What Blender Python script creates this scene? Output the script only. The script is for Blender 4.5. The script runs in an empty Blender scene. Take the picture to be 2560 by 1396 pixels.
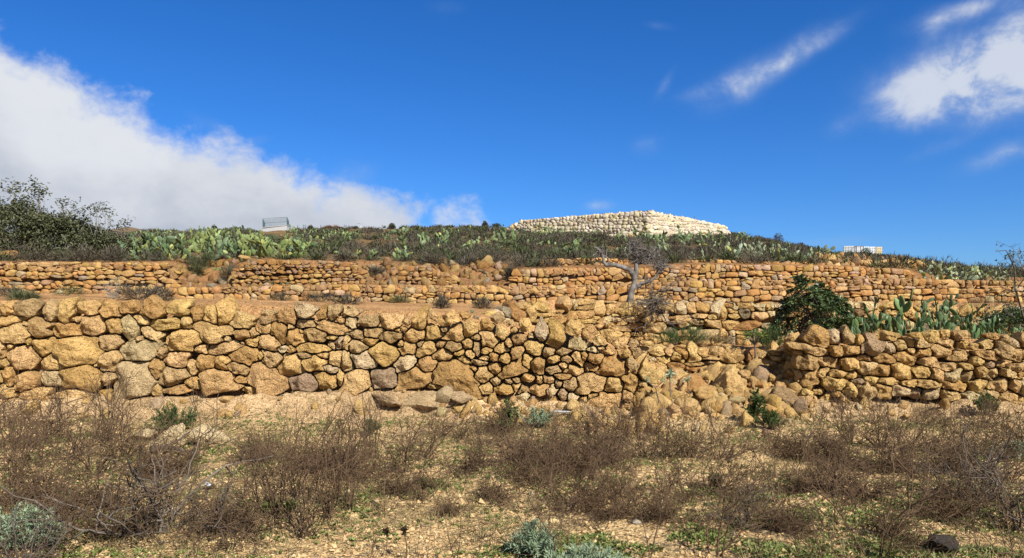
import bpy, math, random
import numpy as np
from mathutils import Matrix, Vector, noise as mnoise

SC = bpy.context.scene
COL = SC.collection
F = 1862.0            # focal length in photo pixels (2560 wide)
HY, CX = 790.0, 1280.0  # eye level row and centre column
EYE = 1.6

# ------------------------------------------------------------------ camera
cam = bpy.data.cameras.new("camera")
cam.sensor_width = 36.0
cam.lens = 36.0 * F / 2560.0
cam.shift_y = (HY - 698.0) / 2560.0
cam.clip_start = 0.05
cam.clip_end = 6000.0
cam_o = bpy.data.objects.new("camera", cam)
cam_o.location = (0, 0, EYE)
cam_o.rotation_euler = (math.radians(90), 0, 0)
COL.objects.link(cam_o)
SC.camera = cam_o

# ------------------------------------------------------------------ sun and exposure
SUN_EL, SUN_AZ = math.radians(40), math.radians(146)      # azimuth clockwise from +Y
sun = bpy.data.lights.new("sun", 'SUN')
sun.energy = 5.0
sun.angle = math.radians(0.5)
sun.color = (1.0, 0.95, 0.86)
sun_o = bpy.data.objects.new("sun", sun)
sd = Vector((math.sin(SUN_AZ) * math.cos(SUN_EL), math.cos(SUN_AZ) * math.cos(SUN_EL), math.sin(SUN_EL)))
sun_o.rotation_euler = sd.to_track_quat('Z', 'Y').to_euler()
sun_o.location = sd * 50
COL.objects.link(sun_o)
vs = SC.view_settings
SC.display_settings.display_device = 'sRGB'
vs.view_transform = 'Standard'
vs.look = 'None'
vs.exposure = 0.88
vs.gamma = 1.0
vs.use_curve_mapping = False

# ------------------------------------------------------------------ sky with clouds
world = bpy.data.worlds.new("World")
SC.world = world
world.use_nodes = True
wt = world.node_tree
wt.nodes.clear()


class NB:
    """tiny node expression builder"""
    def __init__(self, tree):
        self.t = tree

    def new(self, typ, **kw):
        n = self.t.nodes.new(typ)
        for k, v in kw.items():
            setattr(n, k, v)
        return n

    def put(self, sock, v):
        if isinstance(v, bpy.types.NodeSocket):
            self.t.links.new(v, sock)
        elif v is not None:
            sock.default_value = v

    def m(self, op, a, b=None, c=None, clamp=False):
        n = self.new('ShaderNodeMath', operation=op, use_clamp=clamp)
        for i, v in enumerate((a, b, c)):
            self.put(n.inputs[i], v)
        return n.outputs[0]

    def add(self, a, b): return self.m('ADD', a, b)
    def sub(self, a, b): return self.m('SUBTRACT', a, b)
    def mul(self, a, b): return self.m('MULTIPLY', a, b)

    def smooth(self, x, lo, hi, a=0.0, b=1.0):
        n = self.new('ShaderNodeMapRange', interpolation_type='SMOOTHSTEP')
        self.put(n.inputs[0], x)
        for i, v in enumerate((lo, hi, a, b)):
            self.put(n.inputs[i + 1], v)
        return n.outputs[0]

    def lin(self, x, lo, hi, a=0.0, b=1.0):
        n = self.new('ShaderNodeMapRange')
        self.put(n.inputs[0], x)
        for i, v in enumerate((lo, hi, a, b)):
            self.put(n.inputs[i + 1], v)
        return n.outputs[0]

    def mix(self, f, a, b, blend='MIX'):
        n = self.new('ShaderNodeMix', data_type='RGBA', blend_type=blend)
        self.put(n.inputs[0], f)
        self.put(n.inputs[6], a)
        self.put(n.inputs[7], b)
        return n.outputs[2]

    def noise(self, vec, scale, detail=4, rough=0.55, dist=0.0, color=False):
        n = self.new('ShaderNodeTexNoise')
        self.put(n.inputs['Vector'], vec)
        n.inputs['Scale'].default_value = scale
        n.inputs['Detail'].default_value = detail
        n.inputs['Roughness'].default_value = rough
        n.inputs['Distortion'].default_value = dist
        return n.outputs[1] if color else n.outputs[0]

    def scale(self, vec, s):
        n = self.new('ShaderNodeMapping')
        self.put(n.inputs['Vector'], vec)
        n.inputs['Scale'].default_value = s
        return n.outputs[0]

    def vadd(self, a, b):
        n = self.new('ShaderNodeVectorMath', operation='ADD')
        self.put(n.inputs[0], a)
        self.put(n.inputs[1], b)
        return n.outputs[0]


def build_world():
    b = NB(wt)
    sky = b.new('ShaderNodeTexSky', sky_type='NISHITA')
    sky.sun_disc = False
    sky.sun_elevation = SUN_EL
    sky.sun_rotation = SUN_AZ
    sky.altitude = 300.0
    sky.air_density = 1.0
    sky.dust_density = 0.35
    sky.ozone_density = 2.2
    tc = b.new('ShaderNodeTexCoord')
    vec = tc.outputs['Generated']
    sp = b.new('ShaderNodeSeparateXYZ')
    b.put(sp.inputs[0], vec)
    az = b.mul(b.m('ARCTAN2', sp.outputs[0], sp.outputs[1]), 57.29578)
    el = b.mul(b.m('ARCSINE', sp.outputs[2]), 57.29578)
    # a deep, saturated mountain sky
    g = b.new('ShaderNodeGamma')
    b.put(g.inputs[0], sky.outputs[0])
    g.inputs[1].default_value = 1.0
    skyc = b.mix(1.0, g.outputs[0], SKY_TINT, 'MULTIPLY')
    hs = b.new('ShaderNodeHueSaturation')
    b.put(hs.inputs['Color'], skyc)
    hs.inputs['Hue'].default_value = SKY_HUE
    hs.inputs['Saturation'].default_value = SKY_SAT
    skyc = hs.outputs[0]
    n1 = b.noise(b.scale(vec, (1, 1, 1.25)), 6.0, 10, 0.60, 0.2)
    n2 = b.noise(b.scale(vec, (1, 1, 1.2)), 18.0, 9, 0.62, 0.25)
    n3 = b.noise(b.scale(vec, (1, 1, 1.8)), 4.0, 6, 0.55, 0.2)
    # the great bank over the left part of the ridge
    d = b.m('MINIMUM', b.sub(b.mul(az, -1.0), 2.5), 62.0)
    edge = b.add(b.add(7.4, b.mul(d, 0.15)), b.mul(b.mul(d, d), 0.0056))
    edge = b.add(edge, b.mul(b.m('MINIMUM', d, 0.0), 0.9))
    depth = b.sub(edge, el)
    fluff = b.add(b.mul(b.sub(n1, 0.5), 3.2), b.mul(b.sub(n2, 0.5), 2.4))
    q = b.add(b.mul(depth, 0.36), fluff)
    bank = b.smooth(q, -0.35, 0.95)
    # separate small clouds
    total = None
    for px, py, rx, ry, rot, s in CLOUDS:
        X, Z = (px - CX) / F, (HY - py) / F
        a0 = math.degrees(math.atan(X))
        e0 = math.degrees(math.atan(Z * math.cos(math.atan(X))))
        k = 57.3 / F * 0.80
        ra, rb, th = rx * k, ry * k, math.radians(rot)
        du, dv = b.sub(az, a0), b.sub(el, e0)
        u = b.mul(b.add(b.mul(du, math.cos(th)), b.mul(dv, math.sin(th))), 1 / ra)
        v = b.mul(b.sub(b.mul(dv, math.cos(th)), b.mul(du, math.sin(th))), 1 / rb)
        gss = b.mul(b.m('EXPONENT', b.mul(b.add(b.mul(u, u), b.mul(v, v)), -1.0)), s)
        total = gss if total is None else b.add(total, gss)
    tex = b.smooth(b.add(b.mul(n1, 0.5), b.mul(n2, 0.5)), 0.26, 0.74)
    w = b.mul(total, b.add(0.18, b.mul(tex, 1.1)))
    wisp = b.mul(b.smooth(w, 0.02, 1.45), 0.88)
    light = b.smooth(b.add(b.mul(depth, 0.13), b.add(b.mul(b.sub(n3, 0.5), 4.2), b.mul(b.sub(n1, 0.5), 2.4))), -0.5, 2.6)
    bank_c = b.mix(light, BANK_LIT, BANK_GREY)
    wisp_c = b.mix(b.smooth(b.add(w, b.mul(b.sub(n2, 0.5), 1.6)), 0.25, 1.35), WISP_THIN, WISP_LIT)
    c = b.mix(wisp, skyc, wisp_c)
    c = b.mix(bank, c, bank_c)
    bg = b.new('ShaderNodeBackground')
    b.put(bg.inputs[0], c)
    bg.inputs[1].default_value = 0.05
    out = b.new('ShaderNodeOutputWorld')
    wt.links.new(bg.outputs[0], out.inputs[0])


SKY_TINT = (0.57, 0.89, 1.46, 1)
SKY_HUE, SKY_SAT = 0.5, 1.10
BANK_LIT = (8.2, 8.5, 9.1, 1)
BANK_GREY = (3.5, 4.1, 5.3, 1)
WISP_THIN = (4.0, 5.3, 8.0, 1)
WISP_LIT = (7.6, 8.1, 9.0, 1)
# small clouds as directions in the sky: column, row, half widths, tilt, strength
CLOUDS = [
    (1830, 215, 130, 55, 22, 0.85), (1960, 150, 110, 34, 35, 0.9), (2080, 90, 110, 26, 28, 0.7), (1740, 230, 70, 20, 10, 0.4),
    (2400, 205, 210, 95, 0, 1.15), (2480, 150, 130, 85, 10, 1.1), (2300, 240, 110, 60, 0, 0.7), (2310, 280, 130, 45, 10, 0.5), (2540, 250, 100, 60, 0, 0.9),
    (2450, 12, 170, 26, 6, 0.8), (2550, 60, 60, 60, 60, 0.7), (2340, 55, 40, 50, 60, 0.45),
    (2500, 390, 110, 32, 18, 0.85), (2340, 372, 90, 22, 15, 0.5), (2120, 310, 70, 35, 20, 0.45),
    (1660, 215, 60, 18, 55, 0.5), (1620, 360, 60, 36, 10, 0.5), (1650, 65, 50, 14, -10, 0.4),
    (1500, 515, 50, 20, 0, 0.8), (2090, 605, 150, 20, 0, 0.45), (1120, 20, 70, 30, 0, 0.3), (650, 350, 40, 18, 20, 0.4), (540, 320, 90, 24, -20, 0.5),
    (880, 440, 90, 45, 20, 0.7), (2760, 90, 120, 60, 10, 0.6), (2900, 300, 160, 70, 10, 0.7), (3300, 150, 300, 100, 20, 0.7),
]
build_world()

# ------------------------------------------------------------------ small tools
RNG = np.random.default_rng(7)
random.seed(7)


def tag(o, label=None, cat=None, group=None, kind=None):
    if label: o["label"] = label
    if cat: o["category"] = cat
    if group: o["group"] = group
    if kind or cat: o["kind"] = kind or "thing"
    return o


def mesh_np(name, V, polys, mat=None, smooth=True, midx=None):
    """mesh from a vertex array and a list of index arrays (n,3) or (n,4)"""
    me = bpy.data.meshes.new(name)
    V = np.asarray(V, dtype=np.float32)
    if not isinstance(polys, (list, tuple)):
        polys = [polys]
    polys = [np.asarray(p, dtype=np.int32) for p in polys if len(p)]
    loops = np.concatenate([p.ravel() for p in polys])
    sizes = np.concatenate([np.full(len(p), p.shape[1], dtype=np.int32) for p in polys])
    starts = np.concatenate([[0], np.cumsum(sizes)[:-1]]).astype(np.int32)
    me.vertices.add(len(V)); me.vertices.foreach_set("co", V.ravel())
    me.loops.add(len(loops)); me.loops.foreach_set("vertex_index", loops)
    me.polygons.add(len(sizes)); me.polygons.foreach_set("loop_start", starts); me.polygons.foreach_set("loop_total", sizes)
    me.polygons.foreach_set("use_smooth", np.full(len(sizes), bool(smooth)))
    mats = mat if isinstance(mat, (list, tuple)) else [mat]
    for m_ in mats:
        if m_: me.materials.append(m_)
    if midx is not None:
        me.polygons.foreach_set("material_index", np.asarray(midx, dtype=np.int32))
    me.update(calc_edges=True)
    return me


def obj(name, data, parent=None, loc=(0, 0, 0), rot=(0, 0, 0), scale=(1, 1, 1), color=None):
    o = bpy.data.objects.new(name, data)
    o.location = loc; o.rotation_euler = rot; o.scale = scale
    if color is not None: o.color = (*color, 1.0)
    COL.objects.link(o)
    if parent is not None: o.parent = parent
    return o


def empty(name, loc=(0, 0, 0), rz=0.0, scale=1.0):
    o = bpy.data.objects.new(name, None)
    o.location = loc; o.rotation_euler = (0, 0, rz); o.scale = (scale,) * 3
    o.empty_display_size = 0.1
    COL.objects.link(o)
    return o


def _hash(ix, iy, iz):
    h = (ix * 374761393 + iy * 668265263 + iz * 2147483647 + 1274126177) & 0xFFFFFFFF
    h = ((h ^ (h >> 13)) * 1274126177) & 0xFFFFFFFF
    return ((h ^ (h >> 16)) & 0xFFFF) / 65535.0


def vnoise(P):
    P = np.asarray(P, dtype=np.float64)
    I = np.floor(P).astype(np.int64); f = P - I
    f = f * f * (3 - 2 * f)
    out = 0
    for dx in (0, 1):
        for dy in (0, 1):
            for dz in (0, 1):
                w = (f[:, 0] if dx else 1 - f[:, 0]) * (f[:, 1] if dy else 1 - f[:, 1]) * (f[:, 2] if dz else 1 - f[:, 2])
                out = out + w * _hash(I[:, 0] + dx, I[:, 1] + dy, I[:, 2] + dz)
    return out - 0.5


def fbm(P, octaves=4, gain=0.5):
    P = np.asarray(P, dtype=np.float64); a, s, out = 1.0, 1.0, 0
    for k in range(octaves):
        out = out + a * vnoise(P * s + k * 17.3); a *= gain; s *= 2.03
    return out


def tab(pts):
    xs = np.array([p[0] for p in pts], float); ys = np.array([p[1] for p in pts], float)
    return lambda x: np.interp(x, xs, ys)


ORD = ("first second third fourth fifth sixth seventh eighth ninth tenth eleventh twelfth thirteenth fourteenth fifteenth sixteenth "
       "seventeenth eighteenth nineteenth twentieth twenty-first twenty-second twenty-third twenty-fourth twenty-fifth twenty-sixth "
       "twenty-seventh twenty-eighth twenty-ninth thirtieth thirty-first thirty-second thirty-third thirty-fourth thirty-fifth thirty-sixth "
       "thirty-seventh thirty-eighth thirty-ninth fortieth").split()
# ------------------------------------------------------------------ materials
def new_mat(name):
    m = bpy.data.materials.new(name)
    m.use_nodes = True
    m.node_tree.nodes.clear()
    b = NB(m.node_tree)
    out = b.new('ShaderNodeOutputMaterial')
    bs = b.new('ShaderNodeBsdfPrincipled')
    bs.inputs['Specular IOR Level'].default_value = 0.15
    bs.inputs['Roughness'].default_value = 0.9
    m.node_tree.links.new(bs.outputs[0], out.inputs[0])
    return m, b, bs


def obj_coords(b):
    tc = b.new('ShaderNodeTexCoord')
    oi = b.new('ShaderNodeObjectInfo')
    n = b.new('ShaderNodeVectorMath', operation='SCALE')
    cx = b.new('ShaderNodeCombineXYZ')
    for i in range(3):
        b.put(cx.inputs[i], oi.outputs['Random'])
    b.put(n.inputs[0], cx.outputs[0]); n.inputs['Scale'].default_value = 57.0
    return b.vadd(tc.outputs['Object'], n.outputs[0]), oi


def bump(b, bs, h, strength, dist, prev=None):
    n = b.new('ShaderNodeBump')
    n.inputs['Strength'].default_value = strength
    n.inputs['Distance'].default_value = dist
    b.put(n.inputs['Height'], h)
    if prev is not None: b.put(n.inputs['Normal'], prev)
    b.put(bs.inputs['Normal'], n.outputs[0])
    return n.outputs[0]


def stone_material(name, fine=1.0, relief=1.0, bd=None):
    bd = bd or 1.0 / fine
    m, b, bs = new_mat(name)
    v, oi = obj_coords(b)
    big = b.noise(v, 3.0 * fine, 5, 0.6)
    mid = b.noise(v, 11.0 * fine, 6, 0.65)
    tiny = b.noise(v, 55.0 * fine, 6, 0.7)
    val = b.add(b.mul(big, 0.85), b.add(b.mul(mid, 0.7), b.mul(tiny, 0.45)))
    col = b.mix(1.0, oi.outputs['Color'], b.mix(b.lin(val, 0.62, 1.35), (0.62, 0.57, 0.50, 1), (1.30, 1.32, 1.32, 1)), 'MULTIPLY')
    # iron stains and pale crusts
    st = b.smooth(b.noise(v, 4.3 * fine, 4, 0.6), 0.58, 0.75)
    col = b.mix(b.mul(st, 0.35), col, b.mix(1.0, col, (1.05, 0.66, 0.42, 1), 'MULTIPLY'))
    cr = b.smooth(b.noise(b.vadd(v, (9, 3, 5)), 5.5 * fine, 5, 0.65), 0.60, 0.72)
    col = b.mix(b.mul(cr, 0.22), col, (0.46, 0.35, 0.20, 1))
    vo = b.new('ShaderNodeTexVoronoi', feature='F1')
    b.put(vo.inputs['Vector'], v); vo.inputs['Scale'].default_value = 26.0 * fine
    pit = b.smooth(vo.outputs['Distance'], 0.05, 0.42)
    col = b.mix(b.mul(b.sub(1.0, pit), 0.35), col, b.mix(1.0, col, (0.55, 0.42, 0.34, 1), 'MULTIPLY'))
    b.put(bs.inputs['Base Color'], col)
    bs.inputs['Roughness'].default_value = 0.95
    bs.inputs['Specular IOR Level'].default_value = 0.05
    crag = b.noise(v, 22.0 * fine, 4, 0.6, 0.4)
    n = bump(b, bs, b.add(b.mul(mid, 1.0), b.mul(crag, 0.8)), 0.9 * relief, 0.11 * bd)
    bump(b, bs, b.add(tiny, b.mul(pit, 0.5)), 0.9 * relief, 0.034 * bd, n)
    return m


M_STONE = stone_material("weathered_limestone", 1.0)
M_STONE_FAR = stone_material("weathered_fieldstone", 1.6, 0.6)
M_ROCK = stone_material("loose_limestone", 0.45, 0.9, 0.7)
M_STONE_NEW = stone_material("fresh_cut_stone", 1.0, 0.25)


def ground_material():
    m, b, bs = new_mat("stony_soil")
    tc = b.new('ShaderNodeTexCoord')
    v = tc.outputs['Object']
    at = b.new('ShaderNodeAttribute', attribute_name="soil")
    big = b.noise(v, 0.55, 6, 0.6)
    mid = b.noise(v, 4.5, 7, 0.65)
    tiny = b.noise(v, 32.0, 5, 0.7)
    vo = b.new('ShaderNodeTexVoronoi', feature='F1')
    b.put(vo.inputs['Vector'], v); vo.inputs['Scale'].default_value = 30.0
    vo2 = b.new('ShaderNodeTexVoronoi', feature='F1')
    b.put(vo2.inputs['Vector'], v); vo2.inputs['Scale'].default_value = 9.0
    val = b.add(b.mul(big, 0.7), b.add(b.mul(mid, 0.7), b.mul(tiny, 0.6)))
    col = b.mix(1.0, at.outputs['Color'], b.mix(b.lin(val, 0.65, 1.35), (0.60, 0.54, 0.48, 1), (1.35, 1.36, 1.38, 1)), 'MULTIPLY')
    peb = b.new('ShaderNodeSeparateColor')
    b.put(peb.inputs[0], vo.outputs['Color'])
    col = b.mix(0.5, col, b.mix(1.0, col, b.mix(peb.outputs[0], (0.6, 0.52, 0.45, 1), (1.4, 1.42, 1.45, 1)), 'MULTIPLY'))
    b.put(bs.inputs['Base Color'], col)
    bs.inputs['Roughness'].default_value = 1.0
    bs.inputs['Specular IOR Level'].default_value = 0.0
    n = bump(b, bs, b.add(mid, b.mul(b.sub(1.0, vo2.outputs['Distance']), 0.5)), 0.8, 0.10)
    bump(b, bs, b.add(b.mul(b.sub(1.0, vo.outputs['Distance']), 1.0), tiny), 0.8, 0.03, n)
    return m


M_GROUND = ground_material()


KA = 0.66
KV = 0.72


def twig_material(name, c0, c1, c2):
    c0, c1, c2 = [tuple(v * KV for v in c[:3]) + (1,) for c in (c0, c1, c2)]
    m, b, bs = new_mat(name)
    v, oi = obj_coords(b)
    n = b.noise(v, 5.0, 3, 0.6)
    col = b.mix(b.smooth(n, 0.35, 0.7), c0, c1)
    col = b.mix(b.mul(oi.outputs['Random'], 0.6), col, c2)
    b.put(bs.inputs['Base Color'], col)
    bs.inputs['Specular IOR Level'].default_value = 0.1
    return m


M_TWIG = twig_material("dry_twigs", (0.088, 0.053, 0.029, 1), (0.220, 0.142, 0.082, 1), (0.135, 0.088, 0.052, 1))
M_STEM = twig_material("grey_stems", (0.13, 0.105, 0.080, 1), (0.24, 0.205, 0.165, 1), (0.10, 0.075, 0.055, 1))
M_DEAD = twig_material("bleached_deadwood", (0.10, 0.088, 0.075, 1), (0.33, 0.30, 0.27, 1), (0.17, 0.15, 0.13, 1))
M_BARK = twig_material("dark_bark", (0.10, 0.08, 0.06, 1), (0.20, 0.17, 0.13, 1), (0.14, 0.12, 0.09, 1))
M_PALE = twig_material("pale_branches", (0.26, 0.24, 0.20, 1), (0.40, 0.37, 0.31, 1), (0.3, 0.28, 0.22, 1))


def leaf_material(name, c0, c1, rough=0.6, spec=0.3, trans=0.15, scale=3.0):
    c0, c1 = [tuple(v * KV for v in c[:3]) + (1,) for c in (c0, c1)]
    m, b, bs = new_mat(name)
    v, oi = obj_coords(b)
    n = b.noise(v, scale, 3, 0.6)
    ge = b.new('ShaderNodeNewGeometry')
    t = b.add(b.mul(ge.outputs['Random Per Island'], 0.7), b.mul(b.sub(n, 0.35), 0.8))
    col = b.mix(b.m('MINIMUM', b.m('MAXIMUM', t, 0.0), 1.0), c0, c1)
    b.put(bs.inputs['Base Color'], col)
    bs.inputs['Roughness'].default_value = rough
    bs.inputs['Specular IOR Level'].default_value = spec
    if trans:
        tr = b.new('ShaderNodeBsdfTranslucent')
        b.put(tr.inputs[0], col)
        mx = b.new('ShaderNodeMixShader'); mx.inputs[0].default_value = trans
        m.node_tree.links.new(bs.outputs[0], mx.inputs[1]); m.node_tree.links.new(tr.outputs[0], mx.inputs[2])
        out = [n_ for n_ in m.node_tree.nodes if n_.type == 'OUTPUT_MATERIAL'][0]
        m.node_tree.links.new(mx.outputs[0], out.inputs[0])
    return m


M_WEED = leaf_material("green_seedlings", (0.11, 0.16, 0.03, 1), (0.27, 0.31, 0.08, 1))
M_STRAW = leaf_material("straw_grass", (0.24, 0.18, 0.08, 1), (0.42, 0.34, 0.16, 1), 0.8, 0.1)
M_SILVER = leaf_material("silver_foliage", (0.19, 0.27, 0.14, 1), (0.42, 0.51, 0.34, 1), 0.8, 0.1, 0.1, 6.0)
M_HERB = leaf_material("dark_herb", (0.05, 0.085, 0.025, 1), (0.11, 0.16, 0.045, 1), 0.7, 0.2)
M_GLOSSY = leaf_material("leathery_leaves", (0.028, 0.055, 0.018, 1), (0.130, 0.180, 0.055, 1), 0.36, 0.45, 0.12)
M_FIG = leaf_material("olive_leaves", (0.050, 0.062, 0.026, 1), (0.160, 0.165, 0.075, 1), 0.6, 0.25, 0.1)
M_SCRUB = leaf_material("brown_scrub", (0.075, 0.066, 0.046, 1), (0.165, 0.145, 0.105, 1), 0.9, 0.05, 0.0, 0.5)
M_SCRUBG = leaf_material("greygreen_scrub", (0.070, 0.085, 0.038, 1), (0.16, 0.18, 0.085, 1), 0.9, 0.05, 0.05, 0.5)


def cactus_material():
    m, b, bs = new_mat("cactus_pad")
    v, oi = obj_coords(b)
    n = b.noise(v, 4.0, 4, 0.6)
    col = b.mix(1.0, oi.outputs['Color'], b.mix(n, (0.62, 0.66, 0.60, 1), (1.35, 1.30, 1.25, 1)), 'MULTIPLY')
    vo = b.new('ShaderNodeTexVoronoi', feature='F1')
    tc = b.new('ShaderNodeTexCoord')
    b.put(vo.inputs['Vector'], tc.outputs['Object']); vo.inputs['Scale'].default_value = 18.0
    spot = b.sub(1.0, b.smooth(vo.outputs['Distance'], 0.10, 0.22))
    col = b.mix(b.mul(spot, 0.5), col, (0.30, 0.27, 0.16, 1))
    b.put(bs.inputs['Base Color'], col)
    bs.inputs['Roughness'].default_value = 0.5
    bs.inputs['Specular IOR Level'].default_value = 0.3
    bump(b, bs, n, 0.3, 0.03)
    return m


M_CACTUS = cactus_material()


def plain(name, c, rough=0.7, spec=0.3, metal=0.0, grain=0.25, scale=6.0):
    c = tuple(v * KA for v in c)
    m, b, bs = new_mat(name)
    v, oi = obj_coords(b)
    n = b.noise(v, scale, 5, 0.6)
    col = b.mix(1.0, (*c, 1), b.mix(n, (1 - grain,) * 3 + (1,), (1 + grain,) * 3 + (1,)), 'MULTIPLY')
    b.put(bs.inputs['Base Color'], col)
    bs.inputs['Roughness'].default_value = rough
    bs.inputs['Specular IOR Level'].default_value = spec
    bs.inputs['Metallic'].default_value = metal
    return m


M_WHITE = plain("white_paint", (0.78, 0.77, 0.74), 0.8, 0.2, 0, 0.08, 1.5)
M_PLAST = plain("milky_plastic", (0.80, 0.82, 0.82), 0.4, 0.4, 0, 0.05, 2.0)
M_PLASTB = plain("bluish_plastic", (0.62, 0.75, 0.80), 0.4, 0.4, 0, 0.05, 2.0)
M_PLASTY = plain("yellowed_plastic", (0.80, 0.66, 0.36), 0.4, 0.4, 0, 0.06, 2.0)
M_STEEL = plain("galvanised_steel", (0.40, 0.40, 0.41), 0.5, 0.5, 0.6, 0.1)
M_WIRE = plain("green_wire", (0.10, 0.17, 0.17), 0.6, 0.3)
M_RUST = plain("rusty_steel", (0.13, 0.06, 0.035), 0.8, 0.2)
M_PALLET = plain("dark_pallet", (0.06, 0.05, 0.05), 0.8, 0.2)
M_ROOF = plain("weathered_roof", (0.24, 0.17, 0.11), 0.9, 0.1, 0, 0.3, 3.0)
M_HOUSE = plain("faded_plaster", (0.48, 0.42, 0.33), 0.9, 0.1, 0, 0.15, 1.0)
M_THATCH = plain("dry_palm_thatch", (0.24, 0.13, 0.07), 0.95, 0.1, 0, 0.4, 9.0)
M_PIPE = plain("grey_pipe", (0.42, 0.42, 0.40), 0.5, 0.3, 0, 0.1)
M_RAG = plain("white_rag", (0.80, 0.80, 0.80), 0.8, 0.1, 0, 0.05)
M_HILL = plain("far_hillside", (0.055, 0.085, 0.105), 1.0, 0.0, 0, 0.35, 0.02)
M_POD = plain("dry_seed_head", (0.045, 0.026, 0.016), 0.9, 0.1)
M_TRUNKC = plain("corky_cactus_trunk", (0.22, 0.18, 0.13), 0.95, 0.1, 0, 0.35, 8.0)

# stone colours (dry, unlit)
TAN = (0.850, 0.560, 0.235); OCHRE = (0.740, 0.465, 0.180); ORANGE = (0.600, 0.330, 0.125); BROWN = (0.430, 0.265, 0.135)
GREY = (0.400, 0.315, 0.215); PALE = (0.800, 0.610, 0.340); DARK = (0.150, 0.105, 0.068); PINK = (0.560, 0.390, 0.245)
CREAM = (0.660, 0.575, 0.405); RED = (0.330, 0.130, 0.060); CHALK = (0.74, 0.66, 0.52)


TAN, OCHRE, ORANGE, BROWN, GREY, PALE, DARK, PINK, CREAM, RED, CHALK = [tuple(v * 0.73 for v in c) for c in (TAN, OCHRE, ORANGE, BROWN, GREY, PALE, DARK, PINK, CREAM, RED, CHALK)]


def pick(pal, rng):
    cs = [p[0] for p in pal]; w = np.array([p[1] for p in pal], float); w /= w.sum()
    c = np.array(cs[rng.choice(len(cs), p=w)]) * rng.uniform(0.90, 1.10) * np.array([1, rng.uniform(0.96, 1.04), rng.uniform(0.88, 1.10)])
    return tuple(float(x) for x in np.clip(c, 0.01, 0.85))


# ------------------------------------------------------------------ terrain
T1 = tab([(-900, 742), (0, 752), (300, 752), (600, 760), (760, 770), (1000, 775), (1150, 783), (1250, 797), (1400, 824), (1550, 856), (1640, 882), (1700, 888), (1960, 885), (1990, 850), (2040, 834), (2300, 840), (2560, 852), (3400, 880)])
B1 = tab([(-900, 985), (300, 992), (700, 985), (900, 968), (1050, 972), (1200, 988), (1300, 1000), (1450, 1015), (1600, 1040), (1950, 1040), (2050, 1005), (2200, 995), (2400, 1003), (2560, 1018), (3400, 1030)])
COLL1 = tab([(1560, 0), (1680, 1), (1940, 1), (2000, 0)])
Y2 = tab([(-1000, 13.9), (1230, 13.9), (1330, 14.7), (1450, 15.7), (1600, 16.5), (2000, 17), (3000, 17)])
T2 = tab([(1230, 778), (1300, 756), (1450, 746), (1560, 751), (1700, 757), (1950, 757), (2150, 750), (2350, 762), (2700, 770)])
B2 = tab([(1230, 806), (1300, 822), (1500, 850), (1700, 865), (1950, 860), (2340, 852), (2700, 850)])
W2ON = tab([(1190, 0), (1260, 1)])
T3 = tab([(-900, 735), (380, 735), (430, 720), (700, 716), (850, 712), (1300, 716), (1500, 712), (1700, 705), (2000, 700), (2280, 697), (2500, 703), (3200, 720)])
B3 = tab([(-900, 738), (0, 738), (430, 747), (700, 750), (1000, 757), (1200, 759), (1500, 762), (1700, 766), (2100, 768), (2500, 755), (3200, 760)])
T4 = tab([(-900, 648), (0, 656), (300, 656), (420, 658), (445, 678), (500, 702), (560, 702), (600, 662), (650, 650), (800, 652), (880, 656), (930, 693), (960, 693), (1000, 668), (1060, 665), (1150, 693), (1270, 693), (1290, 675), (1400, 671), (1600, 671), (1750, 661), (1900, 664), (2100, 667), (2265, 674), (2285, 692), (3200, 712)])
COLL4 = tab([(430, 0), (480, 1), (560, 1), (600, 0), (880, 0), (920, 1), (970, 1), (1010, .3), (1060, .3), (1120, 1), (1270, 1), (1300, 0)])
EDGE = tab([(-900, 640), (0, 650), (430, 653), (500, 664), (600, 652), (900, 652), (1000, 660), (1290, 666), (1450, 662), (1700, 655), (2000, 659), (2270, 671), (2400, 690), (2560, 694), (3200, 706)])
CREST = tab([(-1200, 610), (0, 590), (300, 580), (600, 577), (900, 574), (1180, 568), (1280, 573), (1830, 590), (1900, 601), (2000, 619), (2090, 640), (2200, 643), (2300, 661), (2400, 677), (2560, 700), (3200, 745)])
YC = 70.0


def rowz(row, y):
    return EYE + (HY - row) / F * y


def controls(px):
    """terrain profile along the direction of photo column px: depths and heights of the breaks of slope"""
    px = np.clip(np.asarray(px, float), -900, 3200)
    c1 = COLL1(px); c4 = COLL4(px); w2 = W2ON(px)
    o = np.ones_like(px)
    y = [-60 * o, 3 * o, 10.2 * o, 11.15 * o, 12.10 - 0.8 * c1, 12.38 + 1.1 * c1]
    z = [0 * o, 0 * o, 0.03 * o, 0.09 * o, rowz(B1(px) - 3, y[4]), rowz(T1(px) + 2, y[5])]
    y2 = Y2(px)
    y6, y7, y8, y9 = y2 + 0.06, y2 + 0.34, 22.02 * o, 22.30 * o
    z8 = rowz(B3(px), y8)
    t6 = z[5] + (z8 - z[5]) * (y6 - y[5]) / (y8 - y[5]); t7 = z[5] + (z8 - z[5]) * (y7 - y[5]) / (y8 - y[5])
    z6 = t6 + (rowz(B2(px), y6) - t6) * w2; z7 = t7 + (rowz(T2(px) + 2, y7) - t7) * w2
    y += [y6, y7, y8, y9, 23.95 * o, 24.24 + 1.4 * c4, 26.7 * o, YC * o, 100 * o, 3000 * o]
    zc = rowz(CREST(px), YC)
    z += [z6, z7, z8, rowz(T3(px) + 1, y9), rowz(T3(px) - 0.5, 23.95), rowz(T4(px) + 1, y[11]), rowz(EDGE(px), 26.7), zc, zc - 4.5, -30 * o]
    return np.array(y), np.array(z)


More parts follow.
